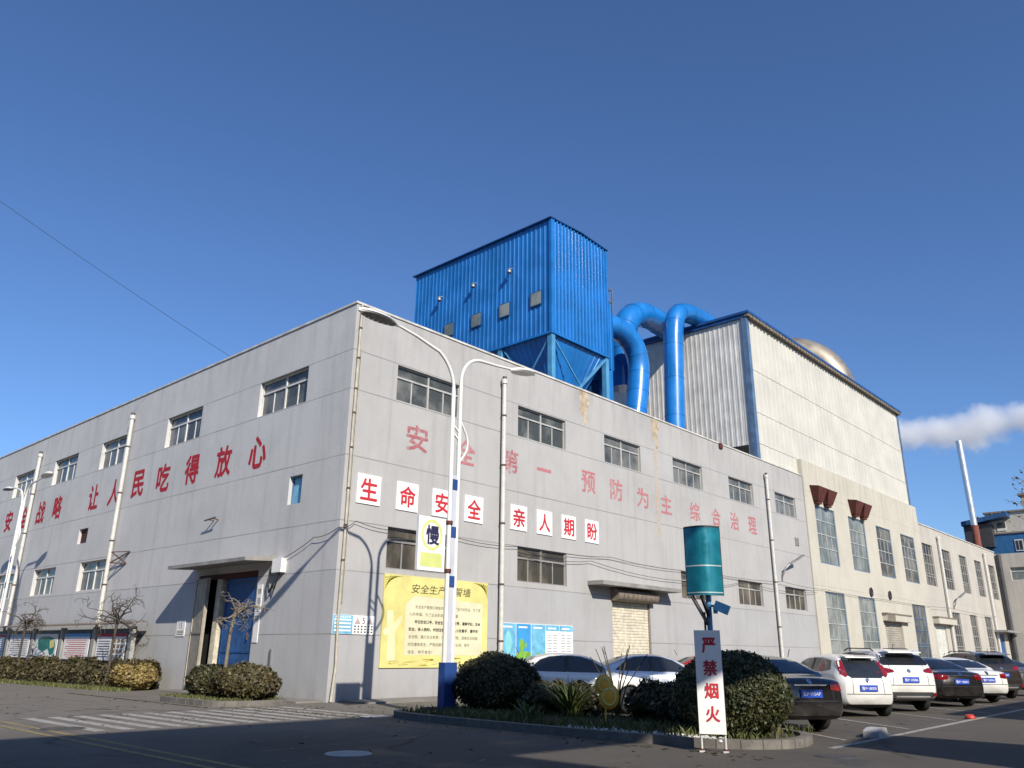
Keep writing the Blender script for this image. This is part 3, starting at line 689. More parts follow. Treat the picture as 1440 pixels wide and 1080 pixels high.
# ================================================================== BLUE DUST COLLECTOR
dc = thing('dust_collector', 'big blue corrugated dust collector on steel legs above the grey roof', 'dust collector', (38.5, 35, 14.55))
CX0, CX1, CY0, CY1, CZ = 35.46, 41.42, 29.0, 42.1, 20.55
m = MB(); ribbed(m, 'x', CX0, CY0, CY1, CZ, 28.5, .38, .026); m.build('side_cladding', 'blue_sheet', dc)
m = MB(); ribbed(m, 'y', CY0, CX0, CX1, CZ, 28.5, .36, .10); ribbed(m, 'y', CY0 + .6, CX1, CX1 + 1.35, CZ - .5, 25.0, .40, .13); m.build('end_cladding', 'blue_sheet', dc)
m = MB(); m.quad((CX1, CY0, CZ), (CX1, CY1, CZ), (CX1, CY1, 28.5), (CX1, CY0, 28.5)); m.quad((CX1 + 1.35, CY0 + .6, CZ - .5), (CX1 + 1.35, CY1, CZ - .5), (CX1 + 1.35, CY1, 25), (CX1 + 1.35, CY0 + .6, 25)); m.quad((CX1, CY0 + .6, 25), (CX1 + 1.35, CY0 + .6, 25), (CX1 + 1.35, CY1, 25), (CX1, CY1, 25))
m.quad((CX0, CY1, CZ), (CX1, CY1, CZ), (CX1, CY1, 28.5), (CX0, CY1, 28.5)); m.quad((CX0, CY0, CZ + .02), (CX1, CY0, CZ + .02), (CX1, CY1, CZ + .02), (CX0, CY1, CZ + .02)); m.build('rear_cladding', 'blue_sheet', dc)
m = MB(); m.prism([(CX0 - .22, 28.40), (CX0 - .22, 28.47), ((CX0 + CX1) / 2, 28.7), (CX1 + .14, 28.52), (CX1 + .14, 28.45), ((CX0 + CX1) / 2, 28.6)], 1, CY0 - .16, CY1 + .2); m.build('roof', 'blue_dark', dc)
m = MB(); m.box(CX0 - .09, CY0 - .09, CZ, CX0 + .12, CY0 + .12, 28.4); m.box(CX1 - .1, CY0 - .08, CZ, CX1 + .08, CY0 + .1, 28.4); m.box(CX0 - .1, CY0 - .1, CZ - .12, CX1, CY0 + .05, CZ + .02); m.box(CX0 - .1, CY0 + .05, CZ - .12, CX0 + .05, CY1, CZ + .02); m.build('edge_flashing', 'blue_sheet', dc)
for y in (30.2, 32.92, 35.52, 38.19):
    f = MB(); f.box(CX0 - .11, y - .48, 22.56, CX0 - .062, y + .48, 23.54); fo = f.build('window', 'blue_dark', dc)
    g = MB(); g.box(CX0 - .125, y - .42, 22.62, CX0 - .111, y + .42, 23.48); g.build('pane', 'glass_pale', fo)
for y in (32.31, 35.67, 39.06):
    f = MB(); f.bar((CX0 - .05, y, 25.9), (CX0 - .35, y, 25.75), .06); f.lathe([(0, 25.8), (.1, 25.75), (.17, 25.5), (.15, 25.45), (0, 25.47)], 10, 'z', (CX0 - .35, y, 0)); f.build('bulkhead_lamp', 'steel', dc)
hy = (CY0, 33.37, 37.73, CY1)
for a, b in zip(hy[:-1], hy[1:]):
    m = MB(); c = (a + b) / 2; t = [(CX0 + .1, a + .1, CZ), (CX1 - .1, a + .1, CZ), (CX1 - .1, b - .1, CZ), (CX0 + .1, b - .1, CZ)]; z = 15.6; cx = (CX0 + CX1) / 2
    q = [(cx - .45, c - .45, z), (cx + .45, c - .45, z), (cx + .45, c + .45, z), (cx - .45, c + .45, z)]
    m.add(t + q, [(0,1,5,4),(1,2,6,5),(2,3,7,6),(3,0,4,7),(4,5,6,7)])
    def face_ribs(p0, p1, p2, p3, n):
        p0, p1, p2, p3 = map(Vector, (p0, p1, p2, p3))
        for i in range(1, n):
            k = i / n; m.bar(p0.lerp(p1, k), p3.lerp(p2, k), .07, .05)
    face_ribs(t[0], t[1], q[1], q[0], 11); face_ribs(t[3], t[0], q[0], q[3], 9); m.build('hopper', 'blue_sheet', dc)
m = MB(); m.box(CX1 + .2, CY0 + .9, 14.6, CX1 + 1.3, CY1 - .3, CZ - .55); m.build('lower_casing', 'blue_dark', dc)
m = MB(); m.add([(CX1 + .02, CY0 + .6, CZ - .5), (CX1 + 1.35, CY0 + .6, CZ - .5), (CX1 + 1.35, CY1, CZ - .5), (CX1 + .02, CY1, CZ - .5), (CX1 + .9, CY0 + .62, 16.2), (CX1 + 1.35, CY0 + .62, 16.2), (CX1 + 1.35, CY1, 16.2), (CX1 + .9, CY1, 16.2)], [(0,1,5,4),(1,2,6,5),(2,3,7,6),(3,0,4,7),(4,5,6,7)]); m.build('skirt', 'blue_sheet', dc)
for x in (CX0 + .15, CX1 - .15):
    for y in hy:
        yy = min(max(y, CY0 + .15), CY1 - .15); m = MB(); m.box(x - .17, yy - .17, 14.56, x + .17, yy + .17, CZ - .12); m.build('leg', 'blue_leg', dc)
m = MB()
for z0, z1 in ((CZ - .3, 15.2), (15.2, CZ - .3)):
    m.bar((CX0 + .3, CY0 + .1, z0), (CX1 - .3, CY0 + .1, z1), .16 if z0 < z1 else .08)
    for a, b in zip(hy[:-1], hy[1:]): m.bar((CX0 + .1, a + .3, z0), (CX0 + .1, b - .3, z1), .07)
m.build('brace', 'blue_leg', dc)
m = MB()
for x in (42.3, 43.4, 44.4):
    m.bar((x, 30.6, 25), (x, 30.6, 27.0), .07)
for z in (26.0, 27.0): m.bar((42.3, 30.6, z), (44.4, 30.6, z), .06)
m.bar((44.4, 30.6, 27), (44.4, 36, 27), .06); m.bar((44.4, 30.6, 26), (44.4, 36, 26), .06); m.box(42.8, 30.5, 24.85, 44.5, 36, 25.0)
m.build('railing', 'steel', dc)
def duct(path, r, label, n=24):
    # smooth Catmull-Rom run with slight weld rings
    P = [Vector(p) for p in path]; Q = []
    for i in range(len(P) - 1):
        p0, p1, p2, p3 = P[max(i - 1, 0)], P[i], P[i + 1], P[min(i + 2, len(P) - 1)]
        for k in range(6):
            t = k / 6; Q.append(.5 * ((2 * p1) + (-p0 + p2) * t + (2 * p0 - 5 * p1 + 4 * p2 - p3) * t * t + (-p0 + 3 * p1 - 3 * p2 + p3) * t ** 3))
    Q.append(P[-1]); m = MB(); m.tube(Q, r, n)
    root = m.build('blue_duct', 'blue_duct', None, Q[0]); root.location = Q[0]; tag(root, label, 'duct', 'blue ducts of the dust collector')
    for i in range(3, len(Q) - 3, 6):
        a = (Q[i + 1] - Q[i]).normalized(); MB().tube([Q[i] - a * .05, Q[i] + a * .05], r * 1.025, n).build('flange', 'blue_duct', root)
    return root
duct([(50.3, 29.5, 13.8), (50.4, 29.5, 17), (50.6, 29.5, 20), (50.8, 29.5, 23), (51.0, 29.5, 25.4), (51.5, 29.5, 26.9), (52.7, 29.5, 27.65), (54.4, 29.5, 27.9), (56.5, 29.5, 27.95), (58.6, 29.5, 27.8), (61, 29.5, 27.3)], .76, 'tall blue duct standing against the ribbed side wall and bending over the ivory roof')
duct([(42.0, 30.6, 23.6), (43.2, 30.3, 23.8), (44.7, 30.1, 23.7), (46.0, 30, 23.0), (46.6, 30, 21.7), (46.5, 30, 20.2), (46.2, 30.0, 18.7), (45.85, 30, 17.2), (45.7, 30, 14.6)], .80, 'short blue duct curving down from the dust collector to the grey roof')
duct([(47.6, 32, 20.5), (47.6, 32, 22.5), (47.7, 32, 24.6), (48.5, 32, 26.3), (50.0, 32, 27.3), (51.9, 32, 27.6), (54.0, 32, 27.5), (56.6, 32, 27.3), (59, 32, 26.9)], .98, 'arched blue duct behind, between the dust collector and the ivory roof')

# ================================================================== GREY BARRED HALL, END BLOCK, FAR BUILDINGS
gh = thing('barred_window_hall', 'pale grey hall with tall barred windows beyond the ivory factory block', 'factory hall', (91, 25, 0))
gu = [(91.9, 95.5), (98.75, 102.3), (105.9, 109.1), (112.7, 115.95), (119.65, 122.8)]
gu = [(a, b, 8.85, 13.18) for a, b in gu]
gl = [(99.33, 102.42, 1.5, 6.4), (106.55, 109.55, 1.5, 6.43), (113.25, 116.5, 1.5, 6.48)]
gs = (92.5, 96.2, 0, 4.8); gd = (118.4, 121.6, 0, 4.6)
m = MB(); wall(m, 'y', WY + .1, 90.92, 124, 0, 15.1, gu + gl + [gs, gd], .3); m.box(90.93, WY + .12, 14, 124, WY + .4, 15.1); m.quad((90.92, WY + .4, 14.4), (124, WY + .4, 14.4), (124, 60, 14.4), (90.92, 60, 14.4)); m.build('wall', 'grey2', gh)
m = MB(); m.box(90.92, WY + .02, 15.1, 124, WY + .45, 15.2); m.build('coping', 'coping', gh)
for w in gu + gl: window(gh, 'y', WY + .1, *w, 'grille', 'bar', 'glass_dark')
m = MB()
for i in range(24): z = i * .2; m.prism([(WY + .3, z), (WY + .3, z + .2), (WY + .26, z + .17), (WY + .26, z + .03)], 0, 92.5, 96.2)
m.build('roller_shutter', M('pale_shutter', (.62, .62, .56), .5, var=.15), gh)
m = MB(); m.box(91.9, WY - .5, 5.0, 98.4, WY + .11, 5.55); m.build('shutter_hood', 'cream', gh); m = MB(); m.box(91.85, WY - .52, 5.55, 98.45, WY + .11, 5.7); m.build('hood_cap', 'shutter_dark', gh)
m = MB(); m.box(118.4, WY + .22, 0, 121.6, WY + .3, 4.6); m.build('door', 'door_blue', gh); m = MB(); m.box(116.8, WY - 1.4, 4.75, 123.8, WY + .11, 5.0); m.build('door_canopy', 'sill', gh)
for x in (97.6, 117.4):
    m = MB(); m.tube([(x, WY - .12, 14.1), (x, WY - .12, .1)], .14, 10); m.tube([(x, WY - .12, 14.1), (x, WY - .12, 14.35)], .2, 10); m.build('downpipe', 'pipe', gh)
eb = thing('end_block', 'plain grey block closing the yard beyond the barred hall', 'building', (124, 10, 0))
eh = [(14.2, 23.6, 11.4, 13.1), (10.5, 21.2, 4.0, 6.4)]
m = MB(); wall(m, 'x', 124.02, -40, 26, 0, 14.9, eh, .3); m.quad((124.02, -40, 14.9), (124.02, 26, 14.9), (150, 26, 14.9), (150, -40, 14.9)); m.quad((124.02, 26, 0), (150, 26, 0), (150, 26, 14.9), (124.02, 26, 14.9)); m.build('wall', 'grey2', eb)
for w in eh: window(eb, 'x', 124.02, *w, 'slider', glass='glass_pale', depth=.3)
m = MB(); m.tube([(123.8, WY - .4, 14.8), (123.8, WY - .4, .2)], .28, 10); m.build('downpipe', 'darkmetal', eb)
fb = thing('far_works_building', 'pale far building with blue sheet walls and blue roof behind the end block', 'building', (165, 25, 0))
m = MB(); m.box(166.5, -20, 22.9, 185, 34.2, 26.6); m.build('upper_wall', 'pale_wall', fb)
m = MB(); m.box(165.5, -20, 0, 186, 34.9, 22.7); m.build('lower_wall', M('far_blue_sheet', (.025, .12, .28), .5, var=.2), fb)
m = MB(); m.box(165.3, -20, 22.7, 186.2, 35, 22.95); m.box(166.2, -20, 26.6, 185.3, 34.4, 26.9); m.build('roof', 'shutter_dark', fb)
for y in (31.8, 26.8, 21.8):
    f = MB(); f.box(166.38, y - .75, 23.4, 166.48, y + .75, 24.9); fo = f.build('window', 'white_frame', fb); g = MB(); g.box(166.34, y - .65, 23.9, 166.37, y + .65, 24.85); g.build('pane', 'glass_dark', fo)
f = MB(); f.box(165.38, 28.7, 19.6, 165.48, 30.0, 21.6); fo = f.build('window', 'white_frame', fb); g = MB(); g.box(165.34, 28.85, 19.8, 165.37, 29.3, 21.4); g.box(165.34, 29.45, 19.8, 165.37, 29.85, 21.4); g.build('pane', 'glass_dark', fo)
m = MB(); m.prism([(30.2, 26.3), (37.6, 25.2), (37.6, 24.4), (30.2, 25.6)], 0, 163.5, 172); m.build('canopy_roof', 'tile_blue', fb)
for y in (31, 33, 35.2):
    m = MB(); m.lathe([(0, 0), (.2, 0), (.2, .5), (.32, .6), (.1, .8), (0, .8)], 8, 'z', (166, y, 26.2 - (y - 30) * .15)); m.build('roof_vent', 'darkmetal', fb)
m = MB(); m.box(164.4, 33.0, 20.5, 168, 37.5, 24.6)
m.build('under_structure', 'darkmetal', fb)
bt = thing('stair_tower', 'small yellowish tower topping the far pale building', 'tower', (163, 27, 0))
m = MB(); m.box(168, 20, 0, 174, 28.2, 29.6); m.build('wall', M('ochre_wall', (.42, .35, .22), .9, var=.3), bt); m = MB(); m.box(167.7, 19.7, 29.6, 174.3, 28.7, 30.0); m.build('roof', 'shutter_dark', bt)
ch = thing('chimney_stack', 'slim silver chimney on a red brick base against the smoke plume', 'chimney', (166, 36, 14))
m = MB(); m.tube([(162.3, 35.2, 0), (162.3, 35.2, 24.2)], .64, 16); m.build('base', 'brick_red', ch)
m = MB(); m.tube([(162.3, 35.2, 24.2), (162.3, 35.4, 39.8)], .54, 18); m.build('flue', M('bright_galv', (.62, .64, .66), .35, .7, var=.1), ch)
ba = thing('blue_roof_shed', 'narrow blue sheet shed peeping out behind the ivory block', 'shed', (91, 27, 14))
m = MB(); m.box(90.95, 26, 14.4, 92.2, 29, 17.2); m.build('wall', 'tile_blue', ba); m = MB(); m.prism([(90.95, 17.2), (92.5, 17.0), (92.5, 17.15), (90.95, 17.4)], 1, 25.8, 29.2); m.build('roof', 'blue_dark', ba)
# works behind the viewer, which shade the yard
g = thing('conveyor_gallery_works', 'grey works block with a raised sloping conveyor gallery on the near side of the yard', 'factory building', (-10, -10, 0))
m = MB(); m.box(-40, -22, 0, 1.2, -7.3, 17.0); m.build('wall', 'sill', g)
m = MB(); m.prism([(-8, 12.45), (15.5, 11.0), (15.5, 13.9), (9.0, 13.9), (9.0, 15.95), (15.5, 15.95), (15.5, 17.1), (-8, 17.1)], 1, -7.2, -6.8); m.build('gallery', 'pale_wall', g)
m = MB()
for x in (1.6, 4.0):
    m.bar((x, -7, 0), (x, -7, 11.8), .22)
m.bar((15.4, -7, 13.9), (15.4, -7, 15.95), .05)
m.build('trestle_leg', 'blue_leg', g)
ob = thing('sky_blocker', 'plain grey unseen block added across the road to cut sky light', 'workshop', (-30, 40, 0))  # unseen block added to reduce sky light on the yard
m = MB(); m.box(-44, 6, 0, -20, 120, 11); m.build('wall', 'sill', ob); m = MB(); m.box(-44.2, 5.8, 11, -19.8, 120.2, 11.3); m.build('roof', 'roof', ob)
s = thing('storage_silo', 'narrow grey hopper tower on the near side of the yard', 'silo', (13.4, -8, 0)); m = MB(); m.box(11.9, -13, 0, 14.9, -8, 9.85); m.build('shell', 'sill', s); m = MB(); m.prism([(11.7, 9.85), (15.1, 9.85), (13.9, 10.1)], 1, -13.1, -7.9); m.build('roof', 'roof', s)
l = thing('near_workshop', 'low long workshop on the near side of the yard', 'workshop', (40, -12, 0)); m = MB(); m.box(23.6, -20, 0, 70, -8, 10.5); m.build('wall', 'sill', l); m = MB(); m.box(23.4, -20.2, 10.5, 70.2, -7.9, 10.75); m.build('roof', 'roof', l)
# ================================================================== GROUND AND MARKINGS
m = MB(); n = 40
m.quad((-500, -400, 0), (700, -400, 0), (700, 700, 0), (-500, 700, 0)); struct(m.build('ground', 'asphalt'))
m = MB(); m.box(18.6, 23.4, -.05, 62, 25.0, .06); m.box(62, 23.9, -.05, 123, 24.9, .06); m.box(16.9, 25.2, -.05, 17.98, 36.0, .05); struct(m.build('pavement', 'concrete'))
m = MB()
for k in range(13):
    x = 8.0 + k * .62; m.quad((x, 19.5 - .02 * k, .004), (x + .30, 19.5 - .02 * k, .004), (x + .30, 24.1, .004), (x, 24.1, .004))
struct(m.build('road_marking', 'mark_white'))
m = MB()
for x in (6.92, 7.3): m.quad((x, -4, .004), (x + .13, -4, .004), (x + .13, 60, .004), (x, 60, .004))
struct(m.build('road_marking', 'mark_yellow'))
m = MB(); m.quad((17.2, 6.86, .004), (60, 7.25, .004), (60, 7.45, .004), (17.2, 7.02, .004))
for x in (19.0, 23.2, 27.4, 31.6, 35.8, 40, 44.2):
    d = Vector((.616, .788, 0)); a = Vector((x, 7.3, .008)); e = a + d * 6.4; w = Vector((.788, -.616, 0)) * .07
    m.quad(a - w, a + w, e + w, e - w)
struct(m.build('road_marking', 'mark_white'))
m = MB(); m.quad((15.0, 18.7, .004), (15.75, 18.65, .004), (15.85, 19.3, .004), (14.7, 19.5, .004)); struct(m.build('road_patch', 'pale_cover'))
for (x, y, r, mat, lab) in ((9.65, 12.62, .40, 'pale_cover', 'pale round manhole cover in the shaded road beside the yellow lines'), (7.75, 20.6, .46, 'iron', 'dark iron manhole cover at the end of the zebra stripes'), (15.9, 6.35, .36, 'iron', 'dark iron manhole cover on the sunny road beside the planted island')):
    m = MB(); m.lathe([(0, .014), (r * .86, .014), (r * .88, .008), (r * .92, .008), (r * .94, .014), (r, .012), (r + .02, .001)], 28, 'z', (x, y, 0), False)
    for k in range(-3, 4):
        w = math.sqrt(max(.01, (r * .8) ** 2 - (k * r * .22) ** 2)); m.box(x - w, y + k * r * .22 - .02, .013, x + w, y + k * r * .22 + .02, .018)
    o = m.build('manhole_cover', mat, None, (x, y, 0)); o.location = (x, y, 0); tag(o, lab, 'manhole cover')
def spline_loop(pts, n=6):
    P = [Vector((*p, 0)) for p in pts]; N = len(P); out = []
    for i in range(N):
        p0, p1, p2, p3 = P[i - 1], P[i], P[(i + 1) % N], P[(i + 2) % N]
        for k in range(n):
            t = k / n; out.append(.5 * ((2 * p1) + (-p0 + p2) * t + (2 * p0 - 5 * p1 + 4 * p2 - p3) * t * t + (-p0 + 3 * p1 - 3 * p2 + p3) * t ** 3))
    return out
def island(pts, name_soil):
    P = spline_loop(pts); N = len(P); c = sum(P, Vector()) / N
    I = []
    for i, p in enumerate(P):
        t = (P[(i + 1) % N] - P[i - 1]).normalized(); nn = Vector((-t.y, t.x, 0))
        if nn.dot(c - p) < 0: nn = -nn
        I.append(p + nn * .22)
    m = MB(); z = .17
    vs = [(p.x, p.y, -.05) for p in P] + [(p.x, p.y, z) for p in P] + [(p.x, p.y, z) for p in I] + [(p.x, p.y, .05) for p in I]
    fs = [(k * N + i, k * N + (i + 1) % N, (k + 1) * N + (i + 1) % N, (k + 1) * N + i) for k in range(3) for i in range(N)]
    m.add(vs, fs)
    for i in range(0, N, 2): m.box(P[i].x - .012, P[i].y - .012, 0, P[i].x + .012, P[i].y + .012, z + .004)
    struct(m.build('kerb', 'kerb'))
    m = MB(); m.add([(p.x, p.y, .11) for p in I] + [(c.x, c.y, .2)], [(i, (i + 1) % N, N) for i in range(N)]); struct(m.build(name_soil, 'soil'))
island([(16.1, 18.9), (15.35, 17.8), (15.12, 14), (15.2, 10.2), (15.45, 8.5), (16.3, 7.55), (17.4, 7.45), (18.5, 8.0), (19.0, 9.2), (19.3, 12), (19.2, 16.5), (18.5, 18.6), (17.2, 19.2)], 'soil')
island([(13.95, 28.9), (13.85, 27), (13.95, 25.4), (14.9, 24.7), (16.3, 24.9), (16.75, 26.3), (16.6, 28.4), (15.6, 29.7), (14.5, 29.6)], 'soil')

# ================================================================== VEGETATION
def quad_cloud(name, cen, nrm, size, mat, parent=None, off=(0, 0, 0), aspect=1.7):
    n = len(cen); nrm = nrm / np.linalg.norm(nrm, axis=1, keepdims=True)
    r = rng.normal(size=(n, 3)); a = np.cross(nrm, r); a /= np.linalg.norm(a, axis=1, keepdims=True); b = np.cross(nrm, a)
    s = (size * rng.uniform(.65, 1.3, n))[:, None]; a = a * s * .5 * aspect; b = b * s * .5
    v = np.stack([cen - a, cen + b - nrm * s * .1, cen + a, cen - b - nrm * s * .1], 1).reshape(-1, 3) - np.array(off)
    me = bpy.data.meshes.new(name); me.vertices.add(4 * n); me.vertices.foreach_set('co', v.astype(np.float32).ravel())
    me.loops.add(4 * n); me.loops.foreach_set('vertex_index', np.arange(4 * n, dtype=np.int32))
    me.polygons.add(n); me.polygons.foreach_set('loop_start', np.arange(0, 4 * n, 4, dtype=np.int32))
    me.update(calc_edges=True); me.validate(); me.materials.append(MT[mat])
    o = bpy.data.objects.new(name, me); C.objects.link(o)
    if parent: o.parent = parent
    return o
def lumpy(d, seed, amp):
    q = np.random.default_rng(seed); out = np.ones(len(d))
    for k in range(9):
        w = q.normal(size=3) * (2.0 + .9 * k); out += amp * .42 / (1 + .25 * k) * np.sin(d @ w + q.uniform(0, 6.28))
    return out
def bush(name, label, c, rad, n, leaf, mat, seed, amp=.12, cat='shrub', group=None, zc=.46, sprig=0):
    t = thing(name, label, cat, c, group); d = rng.normal(size=(n, 3)); d /= np.linalg.norm(d, axis=1, keepdims=True)
    rr = lumpy(d, seed, amp) * (1 - np.abs(rng.normal(0, .055, n)) - (rng.random(n) < .2) * rng.uniform(0, .3, n) + .025 * rng.normal(size=n))
    ctr = np.array([c[0], c[1], c[2] + rad[2] * 2 * zc]); P = ctr + d * rr[:, None] * np.array(rad)
    k = P[:, 2] > c[2] + .03; P, d2 = P[k], d[k]
    quad_cloud('foliage', P, d2 + rng.normal(size=d2.shape) * .65, leaf, mat, t, c)
    m = MB(); bm = bmesh.new(); bmesh.ops.create_icosphere(bm, subdivisions=3, radius=1)
    vd = np.array([v.co for v in bm.verts]); lr = lumpy(vd / np.linalg.norm(vd, axis=1, keepdims=True), seed, amp) * .84
    vv = ctr + vd * lr[:, None] * np.array(rad); vv[:, 2] = np.maximum(vv[:, 2], c[2] + .02)
    m.add([tuple(p) for p in vv], [tuple(v.index for v in f.verts) for f in bm.faces], True); bm.free(); m.build('blocking_core', MT[mat], t)  # solid core added inside the leaf shell to block light
    m = MB()
    for k in range(5):
        a = random.uniform(0, 6.28); m.tube([(c[0] + .1 * math.cos(a), c[1] + .1 * math.sin(a), c[2] - .05), (c[0] + .4 * rad[0] * math.cos(a), c[1] + .4 * rad[1] * math.sin(a), c[2] + rad[2] * .8)], [.04, .02], 6)
    for k in range(sprig):
        q = np.random.default_rng(seed + k).normal(size=3); q[2] = abs(q[2]); q /= np.linalg.norm(q); p = ctr + q * np.array(rad) * .9; e = p + q * random.uniform(.12, .3)
        m.tube([tuple(p), tuple(e)], [.012, .005], 4)
    m.build('stem', 'bark', t); return t
bush('round_bush', 'big clipped round green bush behind the white no smoking sign', (16.85, 8.85, .12), (1.24, 1.24, .88), 27000, .046, 'leaf_round', 3, .05)
bush('round_bush', 'dark shaded round bush beside the blue foot of the lamp post', (18.0, 16.75, .12), (1.16, 1.2, .80), 15000, .062, 'leaf_dark', 11, .15, sprig=110)
GS = 'low shrubs in the planted island'
bush('low_shrub', 'loose dark shrub in front of the white sedan door, next to the shaded bush', (18.35, 15.3, .12), (.8, .7, .46), 1700, .10, 'leaf_dark', 21, .25, group=GS, sprig=25)
bush('low_shrub', 'loose dark shrub among the straplike leaves', (18.6, 14.3, .12), (.65, .65, .42), 1100, .10, 'leaf_dark', 22, .25, group=GS, sprig=25)
bush('low_shrub', 'loose dark shrub hiding the silver sedan rear wheel', (18.75, 12.0, .12), (.65, .65, .48), 1200, .10, 'leaf_dark', 23, .28, group=GS, sprig=30)
bush('low_shrub', 'reddish dark low shrub close behind the white no smoking sign', (18.1, 10.6, .12), (.8, .7, .52), 1500, .10, 'leaf_dark', 24, .28, group=GS, sprig=20)
GD = 'rounded bushes by the blue door'
bush('door_bush', 'small round green bush in front of the beige door leaf', (15.3, 28.35, .1), (.78, .78, .60), 5200, .075, 'leaf_dark', 31, .1, group=GD)
bush('door_bush', 'wide brownish bush in front of the blue door leaf', (15.5, 26.2, .1), (1.05, 1.22, .60), 7500, .08, 'leaf_hedge', 32, .12, group=GD)
# hedge below the notice boards
t = thing('hedge', 'long clipped hedge of brown green leaves under the notice boards', 'hedge', (16, 45, 0))
n = 26000; u = rng.random(n); A = np.array([16.95, 37.0, 0]); B = np.array([14.6, 72.0, 0]); u = u ** 1.35
ax = (B - A) / np.linalg.norm(B - A); pr = np.array([ax[1], -ax[0], 0])
th = rng.uniform(0, math.pi, n); top = .98 + .17 * np.sin(u * 47) + .12 * np.sin(u * 111 + 1) + .12 * rng.normal(size=n) * .5
cx = np.sign(np.cos(th)) * np.abs(np.cos(th)) ** .5; cz = np.abs(np.sin(th)) ** .5
q = 1 - np.abs(rng.normal(0, .09, n))
P = A + (B - A) * u[:, None] + pr * (cx * .78 * q)[:, None]; P[:, 2] = .05 + cz * top * q
quad_cloud('foliage', P, pr * cx[:, None] + np.array([0, 0, 1]) * cz[:, None] + rng.normal(size=(n, 3)) * .7, .11, 'leaf_hedge', t, (16, 45, 0))
m = MB(); k = 40
for i in range(k):
    a = A + (B - A) * (i / k); b = A + (B - A) * ((i + 1) / k); h = .86 + .1 * math.sin(i * 1.7)
    m.add([tuple(a + pr * .62), tuple(b + pr * .62), tuple(b + pr * .5 + (0, 0, h)), tuple(a + pr * .5 + (0, 0, h)), tuple(a - pr * .62), tuple(b - pr * .62), tuple(b - pr * .5 + (0, 0, h)), tuple(a - pr * .5 + (0, 0, h))], [(0,1,2,3),(3,2,6,7),(7,6,5,4)])
m.build('blocking_core', 'leaf_hedge', t)  # solid core inside the hedge, added to stop light passing through
bush('golden_shrub', 'golden yellow shrub ending the hedge under the notice boards', (16.6, 37.0, .02), (.8, .95, .58), 3600, .09, 'leaf_gold', 41, .18)
# grass and ground cover
def blades(name, pts, h, w, mat, lean=.5, parent=None, off=(0, 0, 0)):
    n = len(pts); a = rng.uniform(0, 2 * math.pi, n); hh = h * rng.uniform(.5, 1.25, n); ld = rng.uniform(0, 2 * math.pi, n); ln = lean * rng.uniform(.3, 1.2, n) * hh
    sx = np.stack([np.cos(a), np.sin(a), np.zeros(n)], 1) * w / 2; L1 = np.stack([np.cos(ld), np.sin(ld), np.zeros(n)], 1) * ln[:, None]
    up = np.zeros((n, 3)); up[:, 2] = hh
    v = np.stack([pts - sx, pts + sx, pts + sx * .7 + L1 * .35 + up * .62, pts + L1 + up * .95 , pts - sx * .7 + L1 * .35 + up * .62], 1).reshape(-1, 3) - np.array(off)
    me = bpy.data.meshes.new(name); me.from_pydata(v.tolist(), [], [tuple(range(5 * i, 5 * i + 5)) for i in range(n)]); me.materials.append(MT[mat])
    o = bpy.data.objects.new(name, me); C.objects.link(o)
    if parent: o.parent = parent
    return o
n = 6500; P = np.stack([rng.uniform(15.4, 19.0, n), rng.uniform(7.9, 18.6, n), np.full(n, .11)], 1)
kk = (P[:, 0] < 16.6 + .5 * np.sin(P[:, 1] * 1.3)) | (rng.random(n) < .25); kk &= ~((P[:, 1] > 16.6) & (P[:, 0] < 15.9)) ; kk &= ~((P[:, 1] < 9) & (P[:, 0] < 15.8)); P = P[kk]
struct(blades('grass', P, .22, .035, 'grass', .7), 'stuff')
n = 2500; P = np.stack([rng.uniform(14.1, 16.4, n), rng.uniform(25.2, 29.4, n), np.full(n, .1)], 1); struct(blades('grass', P, .15, .035, 'grass', .7), 'stuff')
n = 4000; y = rng.uniform(36.3, 62, n); P = np.stack([16.1 - (y - 37) * .067 - rng.uniform(0, .8, n), y, np.zeros(n)], 1); struct(blades('grass', P, .16, .05, 'grass', .7), 'stuff')
n = 900; y_ = rng.uniform(7, 36, n); P = np.stack([np.where(rng.random(n) < .5, 15.0 - np.abs(rng.normal(0, .5, n)), rng.uniform(8, 26, n)), y_, np.full(n, .012)], 1)
P[:, 1] = np.where((P[:, 0] > 15) & (P[:, 0] < 19.6) & (P[:, 1] < 19.3), rng.uniform(19.4, 23, n), P[:, 1]); P[:, 0] = np.where(P[:, 1] > 24.8, np.minimum(P[:, 0], 13.5), P[:, 0])
struct(quad_cloud('fallen_leaves', P, np.array([0, 0, 1.]) + rng.normal(size=(n, 3)) * .12, .085, 'leaf_hedge'), 'stuff')
m = MB()
for k in range(650):
    x = random.gauss(15.75, .22); y = random.choice((random.uniform(8.6, 11.6), random.gauss(9.6, .6), random.gauss(11.9, .4))); x = max(15.5, x); r = random.uniform(.03, .075); a = random.uniform(0, 3)
    m.add([(x + r * math.cos(a + i * 1.047) * random.uniform(.7, 1.2), y + r * math.sin(a + i * 1.047) * random.uniform(.7, 1.2), .12) for i in range(6)] + [(x + r * .6 * math.cos(a + i * 1.047), y + r * .6 * math.sin(a + i * 1.047), .12 + r * .8) for i in range(6)], [(i, (i + 1) % 6, 6 + (i + 1) % 6, 6 + i) for i in range(6)] + [tuple(range(6, 12))], True)
struct(m.build('white_pebbles', 'pebble'), 'stuff')
t = thing('strap_leaf_plant', 'clump of long arching straplike green leaves in the planted island', 'plant', (17.75, 13.9, .12))
